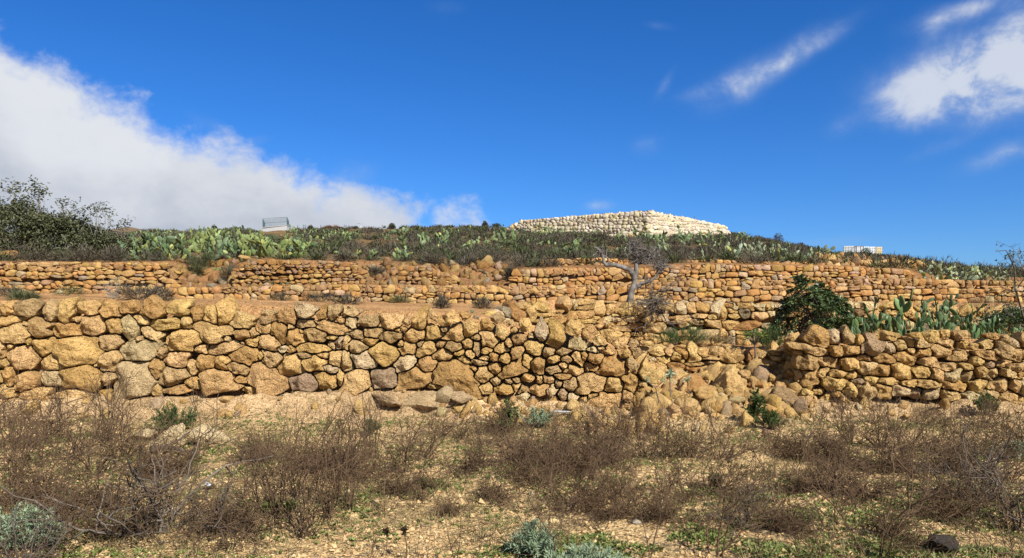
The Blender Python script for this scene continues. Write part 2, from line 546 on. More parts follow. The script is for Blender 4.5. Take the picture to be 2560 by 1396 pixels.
def terrain(x, y, rough=True):
    x = np.asarray(x, float); y = np.asarray(y, float)
    px = CX + F * x / np.maximum(y, 3.0)
    Y, Z = controls(px)
    z = np.zeros_like(x); done = np.zeros(x.shape, bool)
    for i in range(len(Y) - 1):
        k = (~done) & (y <= Y[i + 1])
        t = np.clip((y - Y[i]) / np.maximum(Y[i + 1] - Y[i], 1e-6), 0, 1)
        z = np.where(k, Z[i] + (Z[i + 1] - Z[i]) * t, z); done |= k
    z = np.where(done, z, Z[-1])
    if rough:
        P = np.stack([x, y, np.zeros_like(x)], -1).reshape(-1, 3)
        near = np.clip((11.3 - y) / 1.0, 0, 1); hill = np.clip((y - 27) / 10, 0, 1) * np.clip((110 - y) / 20, 0, 1)
        bank = np.exp(-((y - 11.5) / 0.42) ** 2) * np.clip((12.0 - y) / 0.15, 0, 1); terr = np.clip((y - 12.3) / 0.4, 0, 1) * np.clip((26 - y) / 1.0, 0, 1)
        n1 = fbm(P * 0.8, 4).reshape(x.shape); n2 = fbm(P * 3.7 + 5, 3).reshape(x.shape); n3 = fbm(P * 0.35 + 9, 4).reshape(x.shape)
        z = z + near * (0.10 * n1 + 0.045 * n2) + bank * (0.24 * n1 + 0.20 * n2 - 0.34 * np.abs(fbm(P * np.array([2.2, 3.0, 1]) + 31, 3)).reshape(x.shape) + 0.10) + terr * (0.05 * n1 + 0.05 * n2) + hill * (0.28 * n3 + 0.12 * n1)
    return z


def hit(px, py, lo=3.2, hi=82.0):
    """where the sight line through a photo point meets the ground"""
    y = np.arange(lo, hi, 0.04)
    x = (px - CX) / F * y
    zr = EYE + (HY - py) / F * y
    zt = terrain(x, y)
    k = np.nonzero(zr <= zt)[0]
    i = k[0] if len(k) else int(np.argmin(zr - zt))
    return float(x[i]), float(y[i]), float(zt[i])


def build_ground():
    xs = np.unique(np.round(np.concatenate([np.arange(-9.6, 9.61, 0.10), np.arange(-20, 20.1, 0.22), np.arange(-52, 52.1, 0.5), np.arange(-400, 401, 14), np.arange(-3000, 3001, 200)]), 3))
    xs = xs[np.concatenate([[True], np.diff(xs) > 0.03])]
    # depth of each break of slope along each column x
    n = 16
    seg = [5, 62, 14, 26, 4, 20, 4, 16, 4, 6, 7, 6, 74, 8, 6]
    cy = np.zeros((n, len(xs)))
    cy0, _ = controls(np.full(len(xs), CX))
    for i in range(n):
        yy = cy0[i].copy()
        for _ in range(12):
            Yp, _z = controls(CX + F * xs / np.maximum(yy, 3.0))
            yy = 0.5 * yy + 0.5 * Yp[i]
        cy[i] = yy
    cy = np.maximum.accumulate(cy, axis=0)
    rows = []
    for i in range(n - 1):
        e = 1.0
        for k in range(seg[i]):
            t = k / seg[i]
            if i in (0,): t = 1 - (1 - t) ** 1.6
            if i == 12: t = t ** 1.25
            if i in (13, 14): t = t ** 1.8
            rows.append(cy[i] + (cy[i + 1] - cy[i]) * t)
    rows.append(cy[n - 1])
    Yg = np.array(rows); Xg = np.repeat(xs[None, :], len(rows), 0)
    Zg = terrain(Xg, Yg)
    V = np.stack([Xg, Yg, Zg], -1).reshape(-1, 3)
    R, Cn = Yg.shape
    i = np.arange(R - 1)[:, None] * Cn + np.arange(Cn - 1)[None, :]
    Q = np.stack([i, i + 1, i + Cn + 1, i + Cn], -1).reshape(-1, 4)
    me = mesh_np("ground", V, Q, M_GROUND)
    # soil colour by place
    x, y = V[:, 0], V[:, 1]
    nz = fbm(np.stack([x * 0.5, y * 0.5, 0 * x], -1), 4)[:, None]
    field = np.array([0.66, 0.475, 0.235]); bank = np.array([0.64, 0.45, 0.24]); terr = np.array([0.58, 0.34, 0.155]); earth = np.array([0.46, 0.255, 0.115]); hillc = np.array([0.25, 0.165, 0.085])
    def ramp(a, b_): return np.clip((y - a) / (b_ - a), 0, 1)[:, None]
    c = field + (bank - field) * ramp(10.4, 11.2)
    c = c + (terr - c) * ramp(12.0, 12.3)
    c = c + (earth - c) * ramp(23.6, 24.2)
    c = c + (hillc - c) * ramp(26.0, 29.0)
    c = c * (1 + 0.5 * nz) * KA
    a = me.color_attributes.new("soil", 'FLOAT_COLOR', 'POINT')
    a.data.foreach_set("color", np.concatenate([np.clip(c, 0.02, 0.8), np.ones((len(c), 1))], 1).astype(np.float32).ravel())
    o = obj("ground", me)
    tag(o, "ochre stony ground rising in terraces to a scrubby hill", None, None, "structure")


build_ground()


def build_far_hill():
    # blue-green mountain flank showing past the right shoulder of the hill
    n, m_ = 60, 8
    V, Q = [], []
    for j in range(m_):
        for i in range(n):
            px = 2150 + i * 22
            D = 820 + 60 * j
            top = np.interp(px, [2150, 2250, 2330, 2400, 2450, 2520, 2700, 3000, 3500], [660, 655, 660, 668, 675, 690, 715, 740, 770])
            z = EYE + (HY - top) / F * D * (j / (m_ - 1)) ** 0.8 - 10 * (1 - j / (m_ - 1))
            x = (px - CX) / F * D
            z += 5 * float(fbm(np.array([[x * 0.02, D * 0.02, 0]]), 3)[0]) * (j / (m_ - 1))
            V.append((x, D, z))
    for j in range(m_ - 1):
        for i in range(n - 1):
            a = j * n + i
            Q.append((a, a + 1, a + n + 1, a + n))
    o = obj("hills", mesh_np("hills", V, np.array(Q), M_HILL))
    tag(o, "distant dark blue-green mountain flank beyond the ridge", None, None, "structure")


build_far_hill()
# ------------------------------------------------------------------ dry stone walls
class Seeds:
    """stones laid out in the plane of a wall: centre (s, z), half sizes, facet gauge"""
    def __init__(self): self.c, self.h, self.rot, self.col, self.t, self.main = [], [], [], [], [], []

    def add(self, s, z, a, b_, rot=0.0, col=None, t=None, main=True):
        self.c.append((s, z)); self.h.append((a, b_)); self.rot.append(rot); self.col.append(col); self.t.append(t); self.main.append(main)


def cell_radii(sd, rng, nd=28, ns=26, cap=1.3, gap=0.012, facets=5, block=0.0):
    C = np.array(sd.c); H = np.array(sd.h); N = len(C)
    rot = np.array(sd.rot)
    fa = (np.arange(facets)[None, :] + rng.uniform(-0.46, 0.46, (N, facets))) * 2 * math.pi / facets + rng.uniform(0, 6.28, (N, 1))
    fo = rng.uniform(0.70, 1.06, (N, facets))
    # facets along the bed joints so that courses read
    if block > 0:
        facets = 4
        fa = np.arange(4)[None, :] * math.pi / 2 + rng.normal(0, 0.16, (N, 4))
        fo = rng.uniform(0.90, 1.04, (N, 4))
    nx, nz = np.cos(fa) / fo, np.sin(fa) / fo
    def gauge(i, P):      # P (...,2)
        q = P - C[i]
        cr, sr = math.cos(rot[i]), math.sin(rot[i])
        u = (q[..., 0] * cr + q[..., 1] * sr) / H[i, 0]; v = (-q[..., 0] * sr + q[..., 1] * cr) / H[i, 1]
        return np.max(u[..., None] * nx[i] + v[..., None] * nz[i], -1)
    th = np.arange(nd) * 2 * math.pi / nd
    R = np.zeros((N, nd)); D = np.zeros((N, nd, 2))
    ext = H.max(1)
    for i in range(N):
        # directions evenly spread in the stone's own scale
        d = np.stack([np.cos(th) * H[i, 0], np.sin(th) * H[i, 1]], -1)
        cr, sr = math.cos(rot[i]), math.sin(rot[i])
        d = np.stack([d[:, 0] * cr - d[:, 1] * sr, d[:, 0] * sr + d[:, 1] * cr], -1)
        d /= np.linalg.norm(d, axis=1)[:, None]
        g1 = gauge(i, C[i] + d)
        rc = cap / g1
        k = np.nonzero((np.abs(C[:, 0] - C[i, 0]) < 1.4 * (ext + ext[i])) & (np.abs(C[:, 1] - C[i, 1]) < 1.4 * (ext + ext[i])))[0]
        k = k[k != i]
        rr = rc[:, None] * np.linspace(0.05, 1, ns)[None, :]
        P = C[i] + d[:, None, :] * rr[..., None]
        own = g1[:, None] * rr
        best = np.full(own.shape, 9.0)
        for j in k: best = np.minimum(best, gauge(j, P))
        bad = best < own
        first = np.where(bad.any(1), bad.argmax(1), ns)
        r = np.where(first == ns, rc, rr[np.arange(nd), np.minimum(first, ns - 1)])
        r = np.maximum(r - gap, r * 0.55)
        r = 0.05 * np.roll(r, 1) + 0.90 * r + 0.05 * np.roll(r, -1)
        R[i] = r; D[i] = d
    return R, D


def stone_mesh(name, d, r, t, rng, mat, fine=True, rough=1.0):
    """one wall stone: rim from the cell outline, face broken into a few planes, crust displaced"""
    nd = len(r)
    size = float(np.mean(r))
    if fine:
        rings = [(0.80, -0.95), (0.97, -0.5), (1.0, -0.05), (1.0, 0.20), (0.985, 9), (0.95, 9), (0.88, 9), (0.78, 9), (0.66, 9), (0.53, 9), (0.40, 9), (0.26, 9), (0.13, 9)]
        K = 6
    else:
        rings = [(0.9, -0.75), (1.0, 0.0), (1.0, 0.34), (0.94, 9), (0.62, 9), (0.30, 9)]
        K = 4
    # facing planes (depth as a function of the position on the face)
    pa = rng.uniform(0, 6.28) + np.arange(K) * 6.28 / K + rng.uniform(-0.5, 0.5, K)
    slope = rng.uniform(0.25, 1.5, K); reach = rng.uniform(0.62, 1.02, K) + (0.0 if fine else 0.22)
    tx, tz = rng.uniform(-0.16, 0.16, 2)
    def face(x, z):
        h = 0.60 * t + tx * x + tz * z
        for a_, s_, q_ in zip(pa, slope, reach):
            h = np.minimum(h, 0.34 * t + s_ * (q_ * size - (x * math.cos(a_) + z * math.sin(a_))))
        return np.maximum(h, 0.20 * t)
    V = []
    for sc, dp in rings:
        x = d[:, 0] * r * sc; z = d[:, 1] * r * sc
        y = face(x, z) if dp > 5 else np.full(nd, dp * t)
        if dp > 5 and sc > 0.97: y = y * 0.86
        V.append(np.stack([x, -y, z], -1))
    V = np.concatenate(V + [np.array([[0, -float(face(np.zeros(1), np.zeros(1))[0]), 0]])])
    off = rng.uniform(0, 90, 3)
    k = 1.0 / max(size, 0.03)
    n2 = np.stack([fbm(V * k * 1.5 + off + q, 2 if fine else 1) for q in (11, 23, 37)], -1)
    front = np.clip(-V[:, 1] / max(t * 0.3, 1e-3), 0, 1)
    V = V + n2 * size * (0.065 if fine else 0.15) * rough * np.array([1, 0.6, 1])
    if fine:
        V[:, 1] -= (fbm(V * 8.0 + off, 4, 0.65) * 0.044 - np.abs(vnoise(V * 12.0 + off + 51)) * 0.030 + fbm(V * k * 1.1 + off, 2) * 0.10 * size) * rough * front
        jag = np.stack([fbm(V * 14.0 + off + q, 2, 0.6) for q in (71, 83)], -1) * 0.011 * rough
        V[:, 0] += jag[:, 0]; V[:, 2] += jag[:, 1]
    Q, T = [], []
    nr = len(rings)
    for q in range(nr - 1):
        for i in range(nd):
            j = (i + 1) % nd
            Q.append((q * nd + i, q * nd + j, (q + 1) * nd + j, (q + 1) * nd + i))
    last = len(V) - 1
    for i in range(nd):
        T.append(((nr - 1) * nd + i, (nr - 1) * nd + (i + 1) % nd, last))
    return mesh_np(name, V, [np.array(Q), np.array(T)], mat)


class Path:
    def __init__(self, pts):
        self.p = np.array(pts, float)[:, :2]
        self.s = np.concatenate([[0], np.cumsum(np.linalg.norm(np.diff(self.p, axis=0), axis=1))])

    def at(self, s):
        x = np.interp(s, self.s, self.p[:, 0]); y = np.interp(s, self.s, self.p[:, 1])
        e = 0.05
        tx = np.interp(s + e, self.s, self.p[:, 0]) - np.interp(s - e, self.s, self.p[:, 0])
        ty = np.interp(s + e, self.s, self.p[:, 1]) - np.interp(s - e, self.s, self.p[:, 1])
        return float(x), float(y), math.atan2(ty, tx)


def path_px(px0, px1, dep, step=20):
    pxs = np.arange(px0, px1 + step, step)
    return Path([((p - CX) / F * float(dep(p)), float(dep(p))) for p in pxs]), pxs


def build_wall(name, label, path, sd, pal, rng, mat, depth, fine=True, cap=1.28, gap=0.009, batter=0.06, zref=None, nd=28, group="dry stone terrace walls", rough=1.0, limit=300, jut=0.05, block=0.0):
    R, D = cell_radii(sd, rng, nd=nd, ns=26 if fine else 16, cap=cap, gap=gap, block=block)
    x0, y0, _ = path.at(path.s[-1] * 0.5)
    root = empty(name, (x0, y0, float(np.min([c[1] for c in sd.c]))))
    tag(root, label, "stone wall", group)
    inv = root.location.copy()
    area = [float(np.sum(R[i] * np.roll(R[i], 1))) for i in range(len(R))]
    order = np.argsort(area)[::-1]
    rest = []
    for rank, i in enumerate(order):
        s, z = sd.c[i]
        x, y, ang = path.at(s)
        t = sd.t[i] or depth * rng.uniform(0.85, 1.15)
        me = stone_mesh("stone", D[i], R[i], t, rng, mat, fine, rough)
        zb = zref(s) if zref else 0.0
        back = batter * (z - zb) + rng.uniform(-jut, jut)
        nx, ny = math.sin(ang), -math.cos(ang)
        loc = Vector((x - nx * back, y - ny * back, z)) - inv
        c = sd.col[i] if sd.col[i] is not None else pick(pal, rng)
        if rank < limit:
            o = obj("stone", me, root, loc, (0, 0, ang), color=c)
        else:
            rest.append((me, Matrix.Translation(loc) @ Matrix.Rotation(ang, 4, 'Z')))
    if rest:
        V, Q, T, n = [], [], [], 0
        for me, mx in rest:
            co = np.zeros(len(me.vertices) * 3, np.float32); me.vertices.foreach_get("co", co)
            co = co.reshape(-1, 3)
            M_ = np.array(mx)
            V.append(co @ M_[:3, :3].T + M_[:3, 3])
            for p in me.polygons:
                (Q if len(p.vertices) == 4 else T).append([v + n for v in p.vertices])
            n += len(co)
        o = obj("small_stone_fill", mesh_np("small_stone_fill", np.concatenate(V), [np.array(Q), np.array(T)], mat), root, color=pick(pal, rng))
        tag(o, None, None, None, "stuff")
        for me, _m in rest: bpy.data.meshes.remove(me)
    return root


def courses(sd, s0, s1, base, top, hm, wm, rng, jitter=0.12, skip=None, level=False):
    zr = -0.3 * hm
    while zr < 6:
        h = hm * rng.uniform(0.72, 1.28)
        s = s0 + rng.uniform(-wm, 0)
        any_ = False
        ph, fq = rng.uniform(0, 6.28), rng.uniform(0.4, 1.0)
        while s < s1:
            w = wm * float(np.clip(rng.lognormal(0, 0.32), 0.5, 1.65))
            hh = h * rng.uniform(0.78, 1.18)
            c = s + w / 2
            z = base(c) + zr + h / 2 + hm * 0.30 * math.sin(ph + fq * c / wm * 0.5) + rng.uniform(-jitter, jitter) * hm
            if zr + h / 2 < top(c) - base(c) + hm * 0.05 + rng.uniform(-0.25, 0.25) * hm and zr < top(c) - base(c):
                any_ = True
                if level:
                    gt = top(c) - (z + hh / 2)
                    if gt < 0: z += gt
                    elif gt < 0.8 * hm: hh += gt; z += gt / 2
                if skip is None or not skip(c, z):
                    if rng.random() < 0.16 and hh > hm * 0.8:     # two thin ones instead
                        sd.add(c, z + hh * 0.26, w / 2, hh * 0.25, rng.uniform(-0.12, 0.12)); sd.add(c, z - hh * 0.26, w / 2 * rng.uniform(0.8, 1), hh * 0.25, rng.uniform(-0.12, 0.12))
                    else:
                        sd.add(c, z, w / 2 * 1.04, hh / 2 * 1.05, rng.uniform(-0.22, 0.22))
            s += w
        zr += h * 0.97
        if not any_ and zr > hm: break


def fill_gaps(sd, s0, s1, base, top, rng, smin, smax, n=5000, clear=1.18, facets=None):
    C = list(sd.c); H = list(sd.h)
    for _ in range(n):
        s = rng.uniform(s0, s1); lo, hi = base(s), top(s)
        if hi <= lo: continue
        z = rng.uniform(lo, hi)
        Ca = np.array(C); Ha = np.array(H)
        q = np.abs(np.array([s, z]) - Ca) / Ha
        g = (q[:, 0] ** 2.6 + q[:, 1] ** 2.6) ** (1 / 2.6)
        a = rng.uniform(smin, smax); b_ = a * rng.uniform(0.6, 0.95)
        # distance to the nearest stone edge decides what fits
        dist = np.min(np.maximum((q[:, 0] - 1) * Ha[:, 0], (q[:, 1] - 1) * Ha[:, 1]))
        if g.min() < clear or dist < b_ * 0.45: continue
        sd.add(s, z, a, b_, rng.uniform(-0.6, 0.6)); C.append((s, z)); H.append((a, b_))


# stones of the near wall as they lie: left half (860 photo px wide window), right half
ZA = [(50,455,120,110),(200,455,200,130,'G'),(365,475,125,135,'G'),(490,470,125,150),(640,450,180,100),(805,465,145,120,'O'),(955,450,150,95,'O'),(1135,460,200,110,'O'),
(1325,450,190,110),(1460,500,90,120,'O'),(1565,500,130,130,'',-.7),(1675,480,160,170),(1810,540,190,110),(1960,545,110,70,'G'),(1985,478,120,50,'G'),(2110,500,170,110),
(2258,475,155,98,'W'),(2255,565,170,80,'G'),(2380,500,90,100,'O'),(2490,475,130,110,'G'),(2520,540,80,40),
(70,540,140,75),(185,565,55,35),(305,590,190,120,'B'),(490,610,200,105,'O'),(575,535,75,40),(680,570,165,145),(830,570,135,140,'',.4),(965,590,135,170),(1050,535,125,80,'',-.5),
(1235,565,225,95),(1400,555,105,90),(2460,590,230,100,'',-.3),(2070,630,120,170,'O'),(1960,600,115,90),(1890,630,70,60),(2155,585,50,50),(2230,625,40,40),
(105,650,200,160),(1360,680,240,165),(1595,640,240,145),(1795,640,145,85,'R'),(1685,675,80,70,'G'),(2190,665,135,125,'O'),(2340,650,175,95,'D'),(2470,665,80,50),
(1990,710,165,140),(1135,655,210,120,'P',-.5),(1045,680,60,50,'G'),
(15,750,80,160),(80,735,50,50),(220,695,40,70),(310,730,145,145),(560,765,340,215),(810,705,185,120,'K'),(1025,760,270,150),(815,830,165,140),(1210,775,90,100,'K'),
(1315,825,165,135),(1505,755,125,75),(1680,745,210,100,'',.25),(1795,708,45,35),(1870,705,110,75),(1835,800,190,150,'O'),(1940,795,60,80,'',-.4),(2015,825,110,130,'K'),(2095,755,80,70),
(2165,755,65,60),(2325,745,250,85),(2460,720,60,60,'G'),(2525,700,70,90),(2260,795,110,50,'G'),(2160,860,210,170),
(160,820,215,175),(15,860,70,80),(400,850,210,130),(75,950,85,140,'O'),(625,960,300,180),(725,870,70,40),(1160,880,120,130),(1430,890,70,110),(1525,855,150,115,'O'),(1660,855,115,120),
(1780,895,165,95,'B'),(2350,860,165,140),(2410,800,80,50),(2490,830,160,150),
(210,990,180,150),(820,955,100,90,'G'),(1010,970,330,250),(1305,950,230,120,'G'),(1640,990,310,185),(1430,1000,110,80),(1780,980,115,80,'O'),(1985,970,310,205),(2255,990,210,120),
(2430,980,150,130),(2470,900,110,70),(1865,1055,125,70),(1170,1060,80,90),(1310,1060,220,45,'R'),(2530,980,60,120),
(40,1080,140,120),(400,960,170,120),(300,1080,200,110),(100,1180,220,120),(580,1090,260,90),(-80,480,150,130),(-110,620,170,140),(-90,790,150,150),(-110,940,170,140),(-100,1090,180,130)]
ZB = [(60,235,130,90,'G'),(210,315,170,90,'G'),(385,320,175,130),(75,325,90,90),(590,300,130,120),(690,285,90,90),(815,290,165,110),(975,365,140,130),
(1100,335,120,90),(915,265,100,60,'O'),(1010,280,60,40),(1255,325,110,50,'D'),(1170,290,110,80,'G'),
(110,405,120,65,'G'),(245,395,140,85,'D'),(430,375,65,45),(475,365,60,50,'O'),(500,320,60,50),(550,410,165,95),(695,390,140,120),(775,370,70,50,'G'),(855,405,130,120),(1205,400,120,120),
(1300,370,90,60),(1375,345,120,120),(1500,400,110,130),(1615,420,145,180),(1740,360,140,110),(1855,400,120,120,'R'),(2010,405,110,100),(385,415,150,80,'D'),
(35,470,80,110),(130,505,130,120,'G'),(225,460,110,75),(345,555,160,200),(455,480,60,60),(505,520,125,110),(640,510,140,120),(600,480,80,60,'G'),(745,485,80,60,'R'),(855,495,125,65,'D'),
(950,475,80,80),(1015,430,80,50,'D'),(1015,510,65,95,'G'),(1110,445,160,110),(1260,475,70,65),(1335,440,110,90,'R'),(1415,415,60,50),(1440,505,140,110,'',-.5),(1190,510,110,90,'',.6),
(1775,480,160,110),(1925,455,140,80),(2080,475,130,90),(2190,480,80,60,'G'),(2280,475,90,50),(1540,540,90,80,'G'),(1660,535,90,55,'G'),
(45,605,120,170,'P'),(175,605,160,150),(490,630,160,120,'W'),(650,625,150,110),(770,560,140,100),(880,550,100,45),(965,555,105,70),(1080,580,90,45),(1095,525,100,50),(1145,570,70,75,'O'),
(1040,615,120,45,'G'),(935,595,100,70,'',-.6),(1225,585,90,70),(1320,540,110,110),(1385,600,110,120),(1000,660,60,50,'O'),(1590,590,100,65),(1690,595,90,55),(1770,570,80,80),
(1815,570,50,80,'O'),(1895,590,110,90,'O'),(1950,510,90,40),(2010,530,110,90),(2120,555,110,70),(2210,525,100,90,'K'),
(110,755,235,140),(330,730,190,155),(560,725,290,130),(850,720,330,235,'O',-.5),(1065,710,130,120),(1150,660,90,80,'O'),(1280,680,210,110,'O',.35),(1480,630,100,130,'O'),(1590,670,130,70,'G'),
(1660,640,60,60),(1740,680,130,70),(1875,655,110,70,'O'),(2030,650,190,170,'O'),(2170,640,120,90,'G',-.7),(1655,720,130,50,'O'),
(1165,755,90,60,'G'),(1250,750,80,60,'K'),(1310,750,80,60,'K'),(1400,735,110,75),(1490,740,80,60),(1550,745,110,65),(1630,770,70,55,'K'),(1720,785,120,120,'G'),(1860,775,190,170),
(2030,785,150,110),(2150,750,120,140),(2280,690,110,140),
(1085,815,110,80),(1215,815,130,80),(1475,820,130,90),(1580,830,80,90),(1650,850,100,90),(1730,880,100,80),(1810,890,90,60),(1970,900,240,150),(1600,900,80,70),(1690,930,90,60),
(710,790,100,40),(1360,820,70,60,'D'),(1890,860,90,60)]
# right-hand near wall (960 photo px window)
ZC = [(1190,555,190,110,'O'),(1150,635,210,90,'B'),(1315,555,110,110),(1310,640,110,90,'O'),(1420,630,130,70,'O'),(1400,550,80,100,'G'),(1120,720,155,100,'B'),(1260,710,140,90),
(1410,725,160,90),(1560,600,190,110),(1685,610,90,90),(1470,565,60,70),(1510,680,110,65),(1640,685,150,75,'O'),(1700,540,160,80),(1760,590,80,70),(1620,760,120,100,'O'),(1745,765,130,110),
(1790,685,160,70,'O',-.25),(1920,705,100,70),(1830,575,80,80),(1860,535,80,50),(1905,590,90,80,'P'),(1980,540,100,90),(1920,645,120,60,'O'),(1320,785,110,70),(1525,745,100,110,'P'),(1210,790,100,70),
(1140,815,160,110,'',-.3),(1300,845,150,80),(1430,795,80,60),(1460,840,70,60),(1400,890,100,90),(1505,890,130,110,'P'),(1615,890,120,100),(1730,895,110,80),(1775,845,110,55),(1650,840,140,60),
(1550,830,80,60),(2020,640,150,90,'B'),(2080,585,120,70),(2160,670,130,80,'B'),(2060,735,170,55),(2180,735,100,60),(2250,705,100,70),(1880,770,130,90),(1965,785,90,100),(2070,800,110,90),
(2190,790,130,80,'G'),(2320,660,160,70,'R',-.3),(2250,610,110,60),(2330,600,90,80),(2430,635,110,110,'G'),(2160,530,110,60,'B'),(2070,520,90,60),(2380,540,90,50,'O'),(2460,560,80,60,'G'),
(2530,590,90,60),(2530,660,90,90,'B'),(2340,720,90,60),(2430,715,110,60),(2520,735,80,70,'B'),(2275,765,80,80),(2375,780,90,70,'P'),(2460,780,90,70,'P'),(1920,850,170,70),(2050,855,90,70,'O'),
(2145,865,100,70),(2240,860,100,80),(2320,800,70,50,'G'),(2400,855,100,90),(2490,850,80,80),(2550,870,60,120),(1930,915,120,70),(2060,925,140,75),(2200,930,110,80),(2330,925,120,80,'P'),
(2460,950,110,110),(1845,905,80,80),(2545,960,80,80),(2540,790,70,60,'O'),(2620,560,110,70),(2630,650,120,90,'O'),(2640,760,130,100),(2630,870,110,100),(2640,960,120,90),(2740,600,120,90),(2750,720,130,110),
(2740,850,130,110),(2850,650,130,100),(2860,780,120,120),(2850,900,130,100),(1090,650,60,80),(1080,800,60,70)]
CODE = {'': None, 'G': GREY, 'O': ORANGE, 'B': BROWN, 'W': CHALK, 'R': RED, 'D': DARK, 'P': PALE, 'K': PINK}
PAL_NEAR = [(TAN, 7), (OCHRE, 2.5), (PALE, 1.2), (PINK, 0.5)]
DIM = lambda c, k=0.66: tuple(v * k for v in c)
PAL_FAR = [(DIM(OCHRE), 4), (DIM(ORANGE), 4), (DIM(TAN), 3), (BROWN, 2.0), (DIM(PALE), 0.7), (GREY, 0.7), (PINK, 1)]


def hue(code, rng):
    base = CODE[code]
    if base is None: return pick(PAL_NEAR, rng)
    c = np.array(base)
    if code == 'O': c = 0.35 * np.array(ORANGE) + 0.65 * np.array(OCHRE)
    else: c = 0.36 * c + 0.64 * np.array(TAN)
    return tuple(float(v) for v in c * rng.uniform(0.9, 1.1))


def near_walls():
    rng = np.random.default_rng(11)
    D = 11.93
    # left, with the slumping right end
    path, pxs = path_px(-420, 1660, lambda p: D)
    s_of = lambda px: float(np.interp(px, pxs, path.s))
    z_of = lambda py: EYE + (HY - py) / F * D
    sd = Seeds()
    for lst, ox, oy, k in ((ZA, 0, 620, 860 / 2554), (ZB, 850, 700, 860 / 2560)):
        for e in lst:
            px, py = ox + e[0] * k, oy + e[1] * k
            code = e[4] if len(e) > 4 else ''
            rot = e[5] if len(e) > 5 else rng.uniform(-0.10, 0.10)
            a, b_ = e[2] * k / 2 / F * D, e[3] * k / 2 / F * D
            sd.add(s_of(px), z_of(py), a * 1.03, b_ * 1.03, rot, hue(code, rng), 0.16 + 0.55 * min(a, b_))
    base = lambda s: z_of(B1(float(np.interp(s, path.s, pxs))) - 4)
    top = lambda s: z_of(T1(float(np.interp(s, path.s, pxs))) + 14)
    n0 = len(sd.c)
    fill_gaps(sd, s_of(-25), s_of(1630), base, top, rng, 0.05, 0.15, 2600)
    # unseen end of the wall beyond the left frame edge
    courses(sd, s_of(-420), s_of(-70), base, top, 0.36, 0.48, rng)
    for i in range(n0, len(sd.c)):
        if sd.t[i] is None: sd.t[i] = 0.12 + 0.5 * min(sd.h[i])
    build_wall("stone_wall", "nearest dry stone wall of big ochre limestone blocks, left and middle of the field", path, sd, PAL_NEAR, rng, M_STONE, 0.34, True, 1.28, 0.018, 0.05, base, nd=40)
    # right
    path2, pxs2 = path_px(1960, 3240, lambda p: D - max(0, p - 2000) * 0.0004)
    s2 = lambda px: float(np.interp(px, pxs2, path2.s))
    sd = Seeds()
    for e in ZC:
        k = 960 / 2560
        px, py = 1600 + e[0] * k, 640 + e[1] * k
        code = e[4] if len(e) > 4 else ''
        rot = e[5] if len(e) > 5 else rng.uniform(-0.15, 0.15)
        a, b_ = e[2] * k / 2 / F * D, e[3] * k / 2 / F * D
        sd.add(s2(px), z_of(py), a * 1.04, b_ * 1.04, rot, hue(code, rng), 0.18 + 0.75 * min(a, b_))
    base2 = lambda s: z_of(B1(float(np.interp(s, path2.s, pxs2))) - 2)
    top2 = lambda s: z_of(T1(float(np.interp(s, path2.s, pxs2))) + 8)
    courses(sd, s2(2900), s2(3220), base2, top2, 0.33, 0.45, rng)
    n0 = len([q for q in sd.t if q is not None])
    fill_gaps(sd, s2(2000), s2(2680), base2, top2, rng, 0.05, 0.13, 1500)
    for i in range(n0, len(sd.c)): sd.t[i] = 0.14 + 0.6 * min(sd.h[i])
    build_wall("stone_wall", "rough near wall of craggy brown-ochre boulders at the right, below the row of cactus pads", path2, sd, PAL_NEAR + [(BROWN, 1.5)], rng, M_STONE, 0.34, True, 1.28, 0.017, 0.16, base2, nd=40, jut=0.09, rough=1.2)


def px_wall(label, px0, px1, dep, top, base, hm, wm, pal, seed, depth=0.22, fine=False, nd=14, batter=0.08, cap=1.2, gap=0.014, mat=None, keep=None, block=0.0):
    rng = np.random.default_rng(seed)
    path, pxs = path_px(px0, px1, dep, 10)
    pxof = lambda s: float(np.interp(s, path.s, pxs))
    zt = lambda s: rowz(float(top(pxof(s))), float(dep(pxof(s))))
    zb = lambda s: rowz(float(base(pxof(s))), float(dep(pxof(s))))
    sd = Seeds()
    courses(sd, 0, path.s[-1], zb, zt, hm, wm, rng, level=True, jitter=0.2, skip=(lambda s, z: not keep(pxof(s), rng)) if keep else None)
    return build_wall("stone_wall", label, path, sd, pal, rng, mat or M_STONE_FAR, depth, fine, cap, gap, batter, zb, nd, jut=0.03, block=block)


near_walls()
dY2 = lambda p: float(Y2(p)) - 0.10
px_wall("second wall up, of pale ochre blocks, from the middle to the dark leafy bush", 1225, 2800, dY2,
        lambda p: float(T2(p)) + 2, lambda p: float(B2(p)), 0.205, 0.31, [(TAN, 6), (OCHRE, 2), (PALE, 3), (GREY, .5), (ORANGE, .4), (BROWN, 0.4)], 21, 0.24, True, 20, 0.10, 1.24, 0.014, M_STONE)
px_wall("long low wall of small squared orange stones just above the second wall", 425, 2960, lambda p: 21.86,
        T3, B3, 0.155, 0.235, [(DIM(OCHRE, .74), 4), (DIM(TAN, .74), 2.5), (DIM(ORANGE, .9), 4), (BROWN, 1.6), (DIM(PALE), .7), (GREY, 0.5), (PINK, 1)], 31, 0.2, False, 14, 0.06, block=1.0)
px_wall("upper left wall of small orange stones below the cactus thicket", -150, 440, lambda p: 23.84,
        T4, lambda p: 736 if p < 380 else 736 - (p - 380) * 0.30, 0.155, 0.29, [(DIM(OCHRE), 4), (DIM(ORANGE, .9), 4), (DIM(TAN), 2.5), (BROWN, 2.4), (DIM(PALE), 0.8), (GREY, 0.6)], 41, 0.2, False, 16, 0.06)
